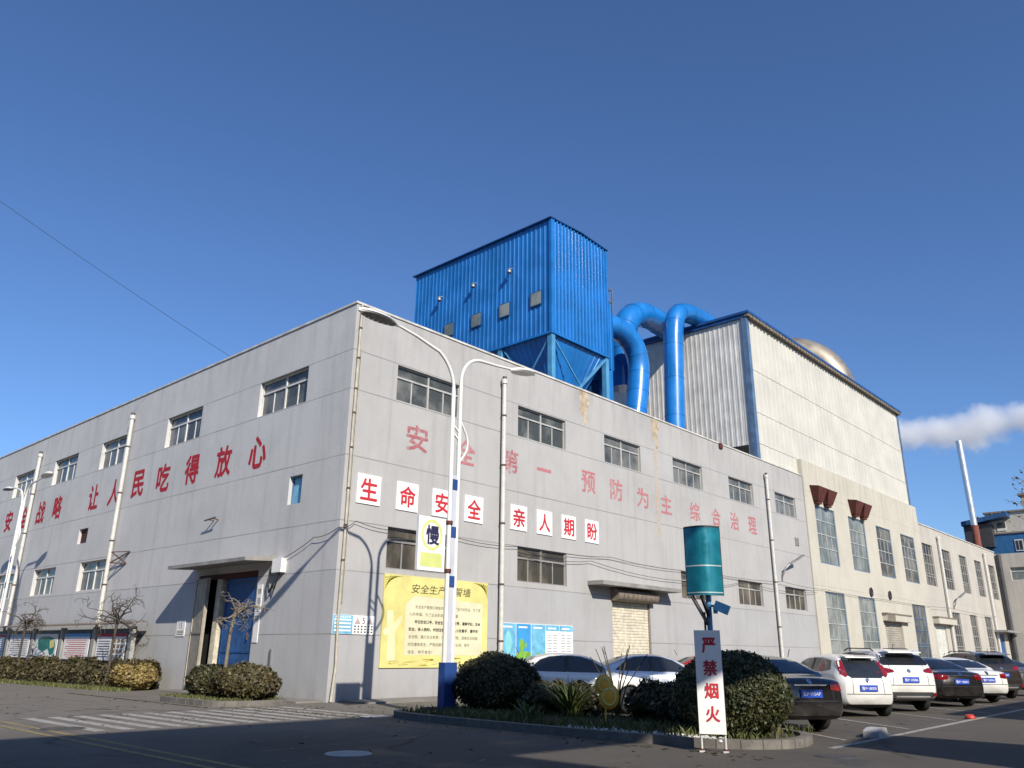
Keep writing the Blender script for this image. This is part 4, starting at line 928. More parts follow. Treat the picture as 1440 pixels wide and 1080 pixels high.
def strap(c, n, h, spread, w):
    m = MB()
    for k in range(n):
        a = random.uniform(0, 6.28); hh = h * random.uniform(.65, 1.15); sp = spread * random.uniform(.5, 1.2); d = Vector((math.cos(a), math.sin(a), 0)); s = Vector((-d.y, d.x, 0)) * w / 2
        o = Vector(c) + d * random.uniform(0, .25); pts = [o + d * sp * (q ** 1.7) + Vector((0, 0, hh * (q * 1.35 - .42 * q ** 3))) for q in (0, .25, .5, .75, 1)]
        ws = (1, 1.1, .9, .6, .08); m.add([p - s * x for p, x in zip(pts, ws)] + [p + s * x for p, x in zip(pts, ws)], [(i, i + 1, 6 + i, 5 + i) for i in range(4)])
    return m
strap((17.75, 13.9, .12), 170, .85, 1.05, .045).build('foliage', 'strap', t)
t = thing('strap_leaf_plant', 'small grass like clump at the island kerb near the lamp post', 'plant', (16.0, 13.9, .12)); strap((16.0, 13.9, .12), 50, .5, .35, .04).build('foliage', 'strap', t)
t = thing('cane_plant', 'bare dark upright canes rising above the yellow ornament', 'plant', (18.35, 12.9, .12)); m = MB()
for k in range(11):
    a = random.uniform(0, 6.28); h = random.uniform(1.4, 2.25); sp = random.uniform(.25, 1.0); m.tube([(18.35, 12.9, .1), (18.35 + sp * .3 * math.cos(a), 12.9 + sp * .3 * math.sin(a), .1 + h * .5), (18.35 + sp * math.cos(a), 12.9 + sp * math.sin(a), .1 + h)], [.022, .018, .01], 5)
m.build('stem', 'leaf_brown', t)
# bare weeping trees
def weeping(c, zt, rad, lean, label, mat='bark', n=10, seed=1, zb=0.):
    q = random.Random(seed); t = thing('bare_tree', label, 'tree', c, 'small bare weeping trees'); m = MB()
    top = Vector((c[0] + lean[0], c[1] + lean[1], zt)); b = Vector(c)
    m.tube([b, b.lerp(top, .3) + Vector((.03, -.02, 0)), b.lerp(top, .7) + Vector((-.03, .03, 0)), top], [.085, .065, .055, .07], 9); m.build('trunk', mat, t)
    m = MB()
    def grow(p, d, r, L, depth):
        pts = [p]; rr = [r]
        k = 8
        for i in range(k):
            d = (d + Vector((q.gauss(0, .48), q.gauss(0, .48), q.gauss(0, .34) - .10))).normalized(); p = p + d * L / k; pts.append(p); rr.append(max(.009, r * (1 - .7 * (i + 1) / k)))
            if depth and q.random() < .40:
                grow(p, (d + Vector((q.gauss(0, .7), q.gauss(0, .7), q.gauss(.1, .4)))).normalized(), rr[-1] * .75, L * .5, depth - 1)
        m.tube(pts, rr, 5)
    for k in range(n):
        a = 6.283 * k / n + q.uniform(-.2, .2); grow(top - Vector((0, 0, q.uniform(0, .2))), Vector((math.cos(a), math.sin(a), q.uniform(.15, .7))).normalized(), q.uniform(.032, .05), rad * q.uniform(.8, 1.35), 2)
    m.build('crown', mat, t); return t
weeping((16.1, 39.0, 0), 3.05, 1.75, (-.05, -.5), 'small bare weeping tree in front of the last notice board panel', seed=5)
weeping((15.75, 49.7, 0), 3.1, 1.3, (0, -.6), 'small bare weeping tree in front of the notice boards, beside the far lamp post', seed=8)
weeping((15.2, 27.35, .1), 3.15, 1.05, (.1, -.35), 'small bare tree with pale trunk standing between the two door bushes', 'bark_pale', 8, 12)
# leafless tree with a few dark leaves at the yard end
t = thing('yard_tree', 'sparse tree with scattered dark leaves rising beyond the far buildings', 'tree', (138.2, 18.5, 0)); m = MB(); q = random.Random(4)
m.tube([(138.2, 18.5, 0), (138.2, 18.7, 14), (138.2, 19.0, 24)], [.4, .3, .16], 8); m.build('trunk', 'bark', t); m = MB(); tips = []
for k in range(46):
    p = Vector((138.2, 18.9, q.uniform(16, 25))); d = Vector((q.gauss(0, 1), q.gauss(0, 1), q.uniform(.5, 1.6))).normalized(); pts = [p]
    for i in range(6): d = (d + Vector((q.gauss(0, .2), q.gauss(0, .2), q.gauss(.05, .15)))).normalized(); p = p + d * 1.15; pts.append(p); tips.append(p)
    m.tube(pts, [.07, .06, .05, .04, .03, .025, .02], 4)
m.build('crown', 'bark', t); tp = np.array([tuple(p) for p in tips for _ in range(2)]); quad_cloud('foliage', tp + rng.normal(size=tp.shape) * .35, rng.normal(size=tp.shape), .38, 'leaf_brown', t, (138.2, 18.5, 0), 1.2)

# ================================================================== STREET FURNITURE
LX, LY = 16.8, 17.65
lp = thing('street_lamp', 'white double arm street lamp with blue foot standing at the planted island', 'street lamp', (LX, LY, .1), 'double arm street lamps')
def arc(cx, cz, r, a0, a1, n=10): return [(cx + r * math.cos(R(a0 + (a1 - a0) * i / n)), LY, cz + r * math.sin(R(a0 + (a1 - a0) * i / n))) for i in range(n + 1)]
xa, xb = 16.66, 16.97
m = MB(); m.tube([(xa, LY, 1.4), (xa, LY, 4.8), (xa, LY, 9.6)] + arc(xa - 1.3, 9.6, 1.3, 0, 62, 8) + [(15.0, LY, 10.98), (14.1, LY, 11.12)], [.072, .068, .064] + [.056] * 9 + [.048, .04], 12); m.build('pole', 'lamp', lp)
m = MB(); m.tube([(xb, LY, 1.4), (xb, LY, 4.8), (xb, LY, 9.9)] + arc(xb + .95, 10.0, .95, 180, 95, 8) + [(18.6, LY, 10.99), (19.5, LY, 11.08)], [.072, .068, .064] + [.056] * 9 + [.048, .04], 12); m.build('pole', 'lamp', lp)
m = MB(); m.box(xa - .085, LY - .13, .05, xb + .085, LY + .13, 1.45); m.box(xa - .2, LY - .24, .04, xb + .2, LY + .24, .15); m.build('base', 'lamp_blue', lp)
m = MB(); m.box(xa + .07, LY - .03, 1.45, xb - .07, LY + .03, 6.9); m.build('infill_panel', M('pale_blue_panel', (.50, .52, .58), .4, var=.08), lp)
for z in (3.55, 5.0, 6.45): MB().box(xa + .05, LY - .05, z, xb - .05, LY + .05, z + .32).build('blue_block', 'lamp_blue', lp)
m = MB()
for z in (8.15, 8.4): m.bar((xa, LY, z + .12), (xb, LY, z - .12), .05)
m.tube([(xb, LY, 8.75)] + arc(xb - .25, 8.0, .62, 40, -40, 10) + [(xb, LY, 7.3)], .035, 8); m.build('bracket', 'lamp', lp)
def head(x0, x1, z0, z1, w, name_par):
    m = MB(); d = Vector((x1 - x0, 0, z1 - z0)); n = 9; top, bot = [], []
    ws = [.16, .42, .72, .92, 1, 1, .96, .82, .55, .15]
    vs = []
    for i in range(10):
        p = Vector((x0, LY, z0)) + d * (i / 9); hw = w * ws[i] / 2
        vs += [(p.x, p.y - hw, p.z), (p.x, p.y - hw * .6, p.z + .10 * min(1, ws[i] + .2)), (p.x, p.y + hw * .6, p.z + .10 * min(1, ws[i] + .2)), (p.x, p.y + hw, p.z), (p.x, p.y + hw * .7, p.z - .05), (p.x, p.y - hw * .7, p.z - .05)]
    fs = [(6*i+k, 6*i+(k+1) % 6, 6*(i+1)+(k+1) % 6, 6*(i+1)+k) for i in range(9) for k in range(6)] + [tuple(range(6)), tuple(range(54, 60))]
    m.add(vs, fs, False); h = m.build('lamp_head', 'lamp', lp); g = MB()
    for i in (1, 2, 3, 4, 5, 6, 7):
        p = Vector((x0, LY, z0)) + d * (i / 9); p2 = Vector((x0, LY, z0)) + d * ((i + .9) / 9); a = w * ws[i] / 2 * .96; a2 = w * ws[i + 1] / 2 * .96
        g.add([(p.x, LY - a, p.z - .056), (p.x, LY + a, p.z - .056), (p2.x, LY + a2, p2.z - .056), (p2.x, LY - a2, p2.z - .056)], [(0, 1, 2, 3)])
    g.build('lens', 'lens' if x1 > x0 else 'lamp_dark', h)
head(14.3, 12.75, 11.10, 11.14, .50, lp); head(19.3, 20.6, 11.05, 11.2, .55, lp)
# far lamp: a copy turned a quarter
l2 = copy_tree(lp); l2.location = (15.5, 53.0, 0); l2.rotation_euler.z = R(-90); l2['label'] = 'white double arm street lamp cut off by the picture edge, standing by the notice boards'
# slow sign on the lamp post
t = thing('slow_sign', 'white hanging sign with black character in a lime ring on the lamp post', 'sign', (16.1, LY, 3.95))
b = MB(); b.box(15.42, LY - .05, 3.95, 16.48, LY + .05, 5.5); b.build('panel', 'white_plate', t)
b = MB(); b.box(16.48, LY - .03, 5.40, 16.72, LY + .03, 5.46); b.box(16.48, LY - .03, 3.98, 16.72, LY + .03, 4.04)
for z in (5.43, 4.01): b.tube([(xa, LY, z - .05), (xa, LY, z + .05)], .115, 10)
b.build('bracket', 'oxide', t)
yf = LY - .054; b = MB(); N = 36
for r0, r1, yy in ((.36, .45, yf),):
    vs = [(15.95 + r0 * .92 * math.cos(i * 6.283 / N), yy, 4.98 + r0 * math.sin(i * 6.283 / N)) for i in range(N)] + [(15.95 + r1 * .92 * math.cos(i * 6.283 / N), yy, 4.98 + r1 * math.sin(i * 6.283 / N)) for i in range(N)]
    b.add(vs, [(i, (i + 1) % N, N + (i + 1) % N, N + i) for i in range(N)])
b.quad((15.53, yf, 4.06), (16.38, yf, 4.06), (16.38, yf, 4.46), (15.53, yf, 4.46)); b.build('lime_print', 'lime', t)
b = MB(); put_text(b, '慢', 15.97, 4.98, .54, 'y', yf - .004, .028, .50); b.build('black_character', 'navy_ink', t)
# no smoking sign
sg = thing('no_smoking_sign', 'narrow white standing board with four red characters at the kerb before the round bush', 'sign', (14.79, 8.2, 0), rz=math.atan2(-.43, .24))
b = MB(); b.box(-.25, -.03, .32, .25, .03, 2.2); b.build('panel', 'white_plate', sg, (0, 0, 0))
b = MB()
for x in (-.22, .22): b.tube([(x, .03, 0), (x, .03, .5)], .022, 8); b.box(x - .05, -.02, 0, x + .05, .1, .03)
b.build('leg', 'pipe', sg, (0, 0, 0)); b = MB()
for x in (-.22, .22): b.tube([(x, .035, 0), (x, .035, .06)], .045, 8)
b.build('foot', 'oxide', sg, (0, 0, 0)); b = MB()
for i, c in enumerate('严禁烟火'): put_text(b, c, .02, 1.92 - i * .415, .27, 'y', -.036, .03, .25)
b.build('red_character', 'red', sg, (0, 0, 0))
# teal curved panel on its post
tp_ = thing('teal_light_column', 'curved teal panel with pale bands on a steel post rising behind the round bush', 'lamp column', (18.0, 9.95, .12), rz=math.atan2(-.68, .38))
b = MB(); N = 18; rad = .50; prf = [(-.42 + .84 * i / N, -.27 * math.cos((i / N - .5) * math.pi * .92)) for i in range(N + 1)]
Z0, Z1 = 2.98, 4.62
def curved(m, z0, z1, k=1.0, d=0.): m.add([(x * k, y * k - d, z0) for x, y in prf] + [(x * k, y * k - d, z1) for x, y in prf], [(i, i + 1, N + 2 + i, N + 1 + i) for i in range(N)], True)
curved(b, Z0, Z1); b.add([(-.42, 0, Z0), (.42, 0, Z0), (.42, 0, Z1), (-.42, 0, Z1)], [(0, 1, 2, 3)]); b.add([(x, y, Z1) for x, y in prf], [tuple(range(N + 1))]); b.add([(x, y, Z0) for x, y in prf], [tuple(range(N + 1))]); b.build('curved_panel', 'teal', tp_, (0, 0, 0))
b = MB(); curved(b, 3.66, 3.69, 1.01, .0); curved(b, 3.03, 3.055, 1.01); b.build('pale_band', 'band', tp_, (0, 0, 0))
b = MB(); curved(b, 4.60, 4.64, 1.03); b.box(-.44, -.02, Z0, -.41, .06, Z1); b.box(.41, -.02, Z0, .44, .06, Z1); b.build('edge_rim', 'darkmetal', tp_, (0, 0, 0))
b = MB(); b.tube([(.06, .06, 0), (.06, .06, 4.4)], .065, 12); b.build('post', 'blue_leg', tp_, (0, 0, 0))
b = MB(); b.bar((.03, .05, 2.3), (-.32, -.06, 2.97), .12, .06); b.bar((.05, .0, 2.5), (-.1, -.2, 2.97), .06); b.bar((-.05, .07, .4), (-.05, .07, 2.6), .05); b.build('bracket', 'darkmetal', tp_, (0, 0, 0))
b = MB(); b.bar((.06, .02, 2.75), (.3, -.08, 2.72), .06); b.bar((.2, -.1, 2.76), (.52, -.14, 2.62), .18, .22); b.box(.16, -.12, 2.56, .26, -.02, 2.66); b.build('camera_box', 'sky_print', tp_, (0, 0, 0))
# yellow ornament
t = thing('yellow_ornament', 'yellow double disc ornament on a stick in the planted island', 'ornament', (16.2, 11.7, .12)); b = MB(); b.tube([(16.2, 11.7, .1), (16.2, 11.7, .95)], .018, 6); b.build('stick', 'orange', t)
for (dx, dz, r, k) in ((-.02, 1.06, .21, 1.05), (.06, .80, .24, 1.2)):
    b = MB(); prof = [(0, -.07), (r * .6, -.06), (r * .95, -.02), (r, 0), (r * .95, .02), (r * .6, .06), (0, .07)]; b.lathe(prof, 22, 'y'); 
    ca, sa = math.cos(R(-48)), math.sin(R(-48)); b.v = [(16.2 + x * ca - y * sa + dx, 11.7 + x * sa + y * ca - dx, dz + z * k) for x, y, z in b.v]; o = b.build('disc', 'orange', t)
    g = MB(); g.lathe([(r * .55, -.074), (r * .62, -.08), (r * .69, -.068)], 22, 'y'); g.v = [(16.2 + x * ca - y * sa + dx, 11.7 + x * sa + y * ca - dx, dz + z * k) for x, y, z in g.v]; g.build('ring', 'lime', o)
# notice boards
nb = thing('notice_board', 'long roofed notice board with poster panels along the grey wall behind the hedge', 'notice board', (17.3, 50, 0))
b = MB(); b.prism([(16.85, 2.80), (17.75, 2.92), (17.75, 2.98), (16.85, 2.86)], 1, 39.2, 69.0); b.build('roof', 'shutter_dark', nb)
ys = [39.95, 44.2, 48.45, 52.7, 56.95, 61.2, 65.45]
for y in ys + [68.9]:
    b = MB(); b.box(17.25, y - .35, .0, 17.45, y + .02, 2.72); b.build('post', 'bar', nb)
for i, y in enumerate(ys):
    a, c = y + .25, y + 3.55
    b = MB(); b.box(17.28, a - .1, 1.05, 17.42, c + .1, 2.62); fr = b.build('panel_frame', 'darkmetal', nb)
    b = MB(); b.box(17.255, a, 1.15, 17.278, c, 2.42 if i else 2.4); po = b.build('poster_sheet', 'white_plate', fr)
    b = MB()
    X = 17.25
    if i == 0:
        b.box(X, a, 2.25, X + .004, c, 2.4); b.build('heading', 'red', fr); b = MB()
        for r in range(4):
            for q in range(3): b.box(X, a + .2 + q * .42, 1.25 + r * .24, X + .004, a + .5 + q * .42, 1.42 + r * .24)
        b.build('photo_print', M('photo_mix', (.35, .25, .16), .5, var=.9, scale=9), fr); b = MB()
        for r in range(7): b.box(X, a + 1.75, 1.3 + r * .12, X + .004, c - .2, 1.34 + r * .12)
    elif i == 1:
        b.box(X, a, 2.26, X + .004, c, 2.42); b.build('heading', 'blue_print', fr); b = MB()
        for r in range(9): b.box(X, a + .3 + .1 * (r % 2), 1.24 + r * .105, X + .004, c - .3 - .3 * (r % 3 == 0), 1.27 + r * .105)
        b.build('text_bars', 'red', fr); b = MB()
    elif i == 2:
        b.add([(X, a + p, 1.3 + z) for p, z in ((.3, .1), (.8, 0), (1.2, .35), (1.9, .2), (2.6, .3), (2.9, .8), (2.3, 1.0), (1.2, .98), (.5, .9), (.2, .5))], [tuple(range(10))]); b.build('map_print', 'teal_print', fr); b = MB()
        b.add([(X - .003, a + p, 1.3 + z) for p, z in ((.3, .45), (.9, .35), (1.1, .75), (.5, .85))], [(0, 1, 2, 3)]); b.build('map_patch', 'yellow', fr); b = MB()
        for r in range(3): b.box(X, a + .3, 1.18 + r * .03, X + .004, a + 1.2, 1.19 + r * .03)
    else:
        b.box(X, a, 2.27, X + .004, c, 2.4); b.build('heading', 'red' if i == 4 else 'sky_print', fr); b = MB()
        for r in range(8): b.box(X, a + .3, 1.26 + r * .115, X + .004, c - .3 - .4 * (r % 3 == 1), 1.29 + r * .115)
    if b.v: b.build('text_bars', 'navy_ink', fr)
# ================================================================== CARS
K = 1.19                                   # scene units per metre; enlarges cars to suit coordinates taken from image pixels
def lerp_t(tab, x):
    if x <= tab[0][0]: return tab[0][1]
    for (a, b), (c, d) in zip(tab[:-1], tab[1:]):
        if x <= c: return b + (d - b) * (x - a) / (c - a)
    return tab[-1][1]
def smooth_t(tab, x, w=.10): return sum(lerp_t(tab, x + w * k) for k in (-1, -.5, 0, .5, 1)) / 5
KIND = dict(
 sedan=dict(L=4.65, W=1.80, wr=1.0, wf=3.70, R=.325,
   top=[(0,.90),(.04,1.00),(.15,1.05),(.40,1.075),(.62,1.10),(1.30,1.385),(1.65,1.455),(2.05,1.475),(2.45,1.45),(2.75,1.385),(3.45,1.0),(3.6,.96),(4.1,.88),(4.45,.76),(4.6,.62),(4.65,.5)],
   belt=[(0,.88),(.15,.97),(.7,1.0),(2,.965),(3.4,.92),(4.1,.82),(4.65,.48)], zb=.24, H=1.475,
   side=[[(1.02,1.035),(1.38,1.30),(1.62,1.375),(1.95,1.40),(2.02,1.40),(2.04,1.0),(1.2,1.02)],[(2.10,1.0),(2.09,1.40),(2.45,1.375),(2.72,1.30),(3.24,1.0),(3.1,.985)]],
   rear=[(-.60,1.125),(-.52,1.38),(.52,1.38),(.60,1.125)], front=[(-.66,1.02),(-.52,1.39),(.52,1.39),(.66,1.02)],
   tail=[(.44,.83),(.44,.94),(.62,.965),(.80,.95),(.80,.82),(.62,.80)], tailside=[(.03,.83),(.03,.945),(.24,.95),(.14,.85)], plate=(.755,.115), lamps=[(4.0,.72),(4.05,.83),(4.55,.72),(4.5,.60)]),
 hatch=dict(L=3.75, W=1.66, wr=.62, wf=3.0, R=.30,
   top=[(0,.80),(.03,.95),(.10,1.06),(.22,1.22),(.36,1.42),(.50,1.475),(1.1,1.52),(1.7,1.51),(2.05,1.45),(2.75,1.03),(2.95,.96),(3.4,.84),(3.65,.68),(3.75,.52)],
   belt=[(0,.80),(.2,1.05),(.6,1.07),(1.6,1.0),(2.7,.94),(3.3,.82),(3.75,.50)], zb=.22, H=1.53,
   side=[[(.50,1.13),(.60,1.36),(1.0,1.42),(1.40,1.43),(1.42,1.06),(.8,1.09)],[(1.48,1.06),(1.47,1.43),(1.9,1.39),(2.1,1.32),(2.52,1.03)]],
   rear=[(-.50,1.0),(-.40,.94),(.40,.94),(.50,1.0),(.47,1.38),(.40,1.42),(-.40,1.42),(-.47,1.38)], front=[(-.62,1.06),(-.52,1.42),(.52,1.42),(.62,1.06)],
   tail=[(.50,.99),(.56,.95),(.66,1.04),(.60,1.20),(.53,1.36),(.48,1.38)], tailside=[(.10,1.06),(.17,1.08),(.40,1.34),(.34,1.38)], plate=(.70,.10), lamps=[(3.2,.72),(3.2,.82),(3.66,.66),(3.6,.58)]),
 suv=dict(L=4.55, W=1.86, wr=.92, wf=3.62, R=.36,
   top=[(0,.95),(.03,1.10),(.12,1.18),(.26,1.36),(.42,1.56),(.60,1.64),(1.2,1.69),(1.9,1.695),(2.3,1.65),(2.6,1.56),(3.3,1.14),(3.5,1.08),(4.1,.98),(4.4,.84),(4.55,.62)],
   belt=[(0,.95),(.2,1.16),(.7,1.20),(2,1.10),(3.3,1.05),(4.1,.94),(4.55,.60)], zb=.30, H=1.70,
   side=[[(.55,1.30),(.75,1.50),(1.0,1.54),(1.08,1.20),(.8,1.25)],[(1.15,1.19),(1.08,1.55),(1.95,1.59),(1.96,1.14)],[(2.02,1.14),(2.01,1.59),(2.35,1.55),(2.62,1.46),(3.1,1.12)]],
   rear=[(-.72,1.30),(-.66,1.24),(.66,1.24),(.72,1.30),(.62,1.54),(-.62,1.54)], front=[(-.68,1.17),(-.56,1.58),(.56,1.58),(.68,1.17)],
   tail=[(.44,1.06),(.46,1.12),(.64,1.17),(.80,1.18),(.80,1.06),(.64,1.03)], tailside=[(.05,1.06),(.06,1.15),(.36,1.18),(.22,1.09)], plate=(.86,.10), lamps=[(4.0,.86),(4.0,.98),(4.45,.84),(4.42,.74)]),
)
def car_body(k):
    Lc, W, zb = k['L'], k['W'], k['zb']; xs = []
    for i in range(61): xs.append(Lc * i / 60)
    xs = sorted(set([0.0, .012, .03] + xs + [Lc - .012, Lc - .03])); ring = []
    for x in xs:
        u = abs(2 * x / Lc - 1); w = W / 2 * (1 - .10 * u ** 3)
        e = min(x, Lc - x); w *= 1 - .16 * max(0, 1 - e / .28) ** 2.2
        zt = smooth_t(k['top'], x, .05); bl = min(smooth_t(k['belt'], x, .12), zt - .005); z0 = zb + .10 * max(0, 1 - e / .5) ** 1.5
        pts = [(0, z0), (w * .55, z0), (w * .84, z0)]
        for t, gk in ((.0, .90), (.08, .95), (.2, .982), (.36, 1.0), (.52, 1.0), (.68, .992), (.82, .985), (.93, .965), (1.0, .93)):
            pts.append((w * gk, z0 + .02 + (bl - z0 - .02) * t))
        gh = max(zt - bl, .005); ye0 = w * .93
        tum = .30 * max(0, (zt - bl)) / (k['H'] - 1.0) * .5
        ze = bl + gh * (.86 if gh > .15 else .4); yE = ye0 - W / 2 * min(.30, .62 * (ze - bl))
        for t in (.2, .4, .6, .8, 1.0): pts.append((ye0 + (yE - ye0) * t, bl + (ze - bl) * t))
        for t in (.15, .3, .5, .75, 1.0):
            y = yE * (1 - t); pts.append((y, ze + (zt - ze) * (1 - (1 - t) ** 2.6)))
        ring.append((x, pts))
    m = MB(); n = len(ring[0][1]); M2 = 2 * n - 2; vs = []
    for x, p in ring:
        full = p + [(-y, z) for y, z in reversed(p[1:-1])]
        for y, z in full: vs.append((x * K, y * K, z * K))
    R_ = len(ring); fs = [(i*M2+j, i*M2+(j+1) % M2, (i+1)*M2+(j+1) % M2, (i+1)*M2+j) for i in range(R_-1) for j in range(M2)]
    fs += [tuple(range(M2)), tuple(range((R_-1)*M2, R_*M2))]
    m.add(vs, fs, True); return m
def patch(bvh, poly, d, off=.006, cuts=5, lim=.30):
    """lay a flat outline onto the body along direction d: 'side' (x,z), 'rear'/'front' (y,z), 'top' (x,y)"""
    bm = bmesh.new(); f = bm.faces.new([bm.verts.new((a, b, 0)) for a, b in poly]); bmesh.ops.triangulate(bm, faces=[f])
    bmesh.ops.subdivide_edges(bm, edges=bm.edges[:], cuts=cuts, use_grid_fill=True)
    out = []; ok = True
    for v in bm.verts:
        a, b = v.co.x * K, v.co.y * K
        if d == 'side': o, r = Vector((a, 4, b)), Vector((0, -1, 0))
        elif d == 'side2': o, r = Vector((a, -4, b)), Vector((0, 1, 0))
        elif d == 'rear': o, r = Vector((-4, a, b)), Vector((1, 0, 0))
        elif d == 'front': o, r = Vector((12, a, b)), Vector((-1, 0, 0))
        else: o, r = Vector((a, b, 6)), Vector((0, 0, -1))
        h = bvh.ray_cast(o, r)
        out.append(None if h[0] is None else h[0] + (h[1] * off if h[1].dot(r) < 0 else -r * off))
    bm.verts.index_update(); m = MB()
    ax = 0 if d in ('rear', 'front') else 1
    def fine(f):
        q = [out[v.index] for v in f.verts]
        return all(x is not None for x in q) and max(x[ax] for x in q) - min(x[ax] for x in q) < lim
    fs = [tuple(v.index for v in f.verts) for f in bm.faces if fine(f)]
    m.add([p if p is not None else (0, 0, 0) for p in out], fs, True); bm.free(); return m
def join(*ms):
    m = MB()
    for q in ms:
        k = len(m.v); m.v += q.v; m.f += [tuple(i + k for i in f) for f in q.f]; m.sm += q.sm
    return m
def mir(poly): return [(-a, b) for a, b in reversed(poly)]
O0 = (0, 0, 0)
def make_car(name, label, kind, paint, at, heading, plate='', roof='', group='cars parked in front of the works', extra=''):
    """at = ground point under the middle of the rear bumper; heading in degrees"""
    k = KIND[kind]; t = thing(name, label, 'car', (at[0], at[1], 0), group, R(heading)); Lc, W = k['L'], k['W']
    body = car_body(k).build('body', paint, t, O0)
    cut = MB()
    for x in (k['wr'], k['wf']):
        for s in (1, -1): cut.lathe([(0, s * (W / 2 - .30) * K), ((k['R'] + .055) * K, s * (W / 2 - .30) * K), ((k['R'] + .055) * K, s * (W / 2 + .3) * K), (0, s * (W / 2 + .3) * K)], 28, 'y', (x * K, 0, k['R'] * K), False)
    co = cut.build('cutter', 'trim', t, O0)
    bm = bmesh.new(); bm.from_mesh(co.data); bmesh.ops.remove_doubles(bm, verts=bm.verts, dist=1e-5); bmesh.ops.recalc_face_normals(bm, faces=bm.faces); bm.to_mesh(co.data); bm.free()
    bvh = BVHTree.FromPolygons([tuple(v.co) for v in body.data.vertices], [tuple(p.vertices) for p in body.data.polygons])
    md = body.modifiers.new('arches', 'BOOLEAN'); md.operation = 'DIFFERENCE'; md.object = co; md.solver = 'EXACT'
    dg = bpy.context.evaluated_depsgraph_get(); dg.update(); me = bpy.data.meshes.new_from_object(body.evaluated_get(dg)); body.modifiers.clear(); body.data = me; me.name = 'body'
    bpy.data.objects.remove(co)
    for i, p in enumerate(k['side']):
        for d in ('side', 'side2'): patch(bvh, p if d == 'side' else p[::-1], d).build('side_window', 'car_glass', t, O0)
    for a, b in zip(k['side'][:-1], k['side'][1:]):
        x0, x1, zt_ = max(q[0] for q in a) - .03, min(q[0] for q in b) + .03, max(q[1] for q in a) - .01; zb_ = min(a[-2][1], b[0][1]) + .01
        for d in ('side', 'side2'):
            pp_ = [(x0, zb_), (x0, zt_), (x1, zt_), (x1, zb_)]; patch(bvh, pp_ if d == 'side' else pp_[::-1], d, .009, 3).build('pillar_trim', 'trim', t, O0)
    patch(bvh, k['rear'], 'rear').build('rear_window', 'car_glass', t, O0); patch(bvh, k['front'], 'front').build('windscreen', 'car_glass', t, O0)
    for s in (1, -1):
        a = patch(bvh, k['tail'] if s > 0 else mir(k['tail']), 'rear', .012, 7, .17); b = patch(bvh, k['tailside'] if s > 0 else k['tailside'][::-1], 'side' if s > 0 else 'side2', .012, 6, .10)
        join(a, b).build('tail_light', 'tail', t, O0)
        patch(bvh, k['lamps'], 'side' if s > 0 else 'side2', .012).build('headlight', 'lens', t, O0)
    # shut lines, bumper, trims
    ln = []
    hw = W / 2 - .12
    def strip(pts, d, w=.012, o=.005):
        r = []
        for (a, b), (c, e) in zip(pts[:-1], pts[1:]):
            q = Vector((c - a, e - b)).normalized(); nn = (-q.y * w / 2, q.x * w / 2); r.append(patch(bvh, [(a - nn[0], b - nn[1]), (c - nn[0], e - nn[1]), (c + nn[0], e + nn[1]), (a + nn[0], b + nn[1])], d, o, 6))
        return r
    xd = {'sedan': (1.25, 2.07, 3.2), 'hatch': (.85, 1.45, 2.5), 'suv': (1.25, 1.99, 3.15)}[kind]; bz = lerp_t(k['belt'], xd[1])
    for d in ('side', 'side2'):
        for x in xd: ln += strip([(x, bz - .02), (x - .02, .55), (x + .06, .32)], d)
        ln += strip([(xd[0], .36), (xd[2], .36)], d)
        for x in xd[1:]: pass
    zt = k['plate'][0] - .14
    ln += strip([(-hw, zt), (0, zt), (hw, zt)], 'rear', .016)
    for s in (1, -1): ln += strip([(s * (hw - .28), zt), (s * (hw - .30), k['rear'][0][1] - .02)], 'rear', .012)
    join(*ln).build('shut_lines', 'trim', t, O0)
    lo = patch(bvh, [(-hw + .05, k['zb'] + .02), (hw - .05, k['zb'] + .02), (hw - .02, k['zb'] + (.24 if kind == 'suv' else .10)), (-hw + .02, k['zb'] + (.24 if kind == 'suv' else .10))], 'rear', .014, 8)
    lo.build('lower_bumper', 'trim', t, O0)
    if kind == 'suv':
        patch(bvh, [(-.55, .33), (.55, .33), (.5, .44), (-.5, .44)], 'rear', .03, 6).build('skid_plate', 'skid', t, O0)
        for s in (1, -1): patch(bvh, [(s * .62, .44), (s * .84, .44), (s * .80, .53), (s * .64, .53)][::s], 'rear', .03).build('fog_light', 'tail', t, O0)
        for s in (1, -1):
            b = MB(); b.tube([((.75) * K, s * .58 * K, 1.62 * K), (.9 * K, s * .58 * K, 1.685 * K), (2.1 * K, s * .58 * K, 1.70 * K), (2.3 * K, s * .58 * K, 1.63 * K)], .018 * K, 6); b.build('roof_rail', 'trim', t, O0)
        b = MB(); b.prism([(.28 * K, 1.60 * K), (.12 * K, 1.575 * K), (.13 * K, 1.60 * K), (.5 * K, 1.665 * K)], 1, -.5 * K, .5 * K); b.build('spoiler', paint, t, O0)
    if kind == 'hatch':
        b = MB(); b.prism([(.34 * K, 1.44 * K), (.20 * K, 1.43 * K), (.21 * K, 1.455 * K), (.5 * K, 1.50 * K)], 1, -.42 * K, .42 * K); b.build('spoiler', paint, t, O0)
    if kind == 'sedan':
        patch(bvh, [(-.36, .90), (.36, .90), (.36, .925), (-.36, .925)], 'rear', .014, 6).build('chrome_strip', 'chrome', t, O0)
    e = patch(bvh, [(.055 * math.cos(i * .524), {'sedan': .975, 'hatch': .885, 'suv': 1.09}[kind] + .05 * math.sin(i * .524)) for i in range(12)], 'rear', .014, 1); e.build('badge', 'chrome', t, O0)
    b = MB(); b.tube([(.9 * K, -.12 * K, (k['H'] - .04) * K), (.82 * K, -.12 * K, (k['H'] + .12) * K)], .008 * K, 5); b.build('aerial', 'trim', t, O0)
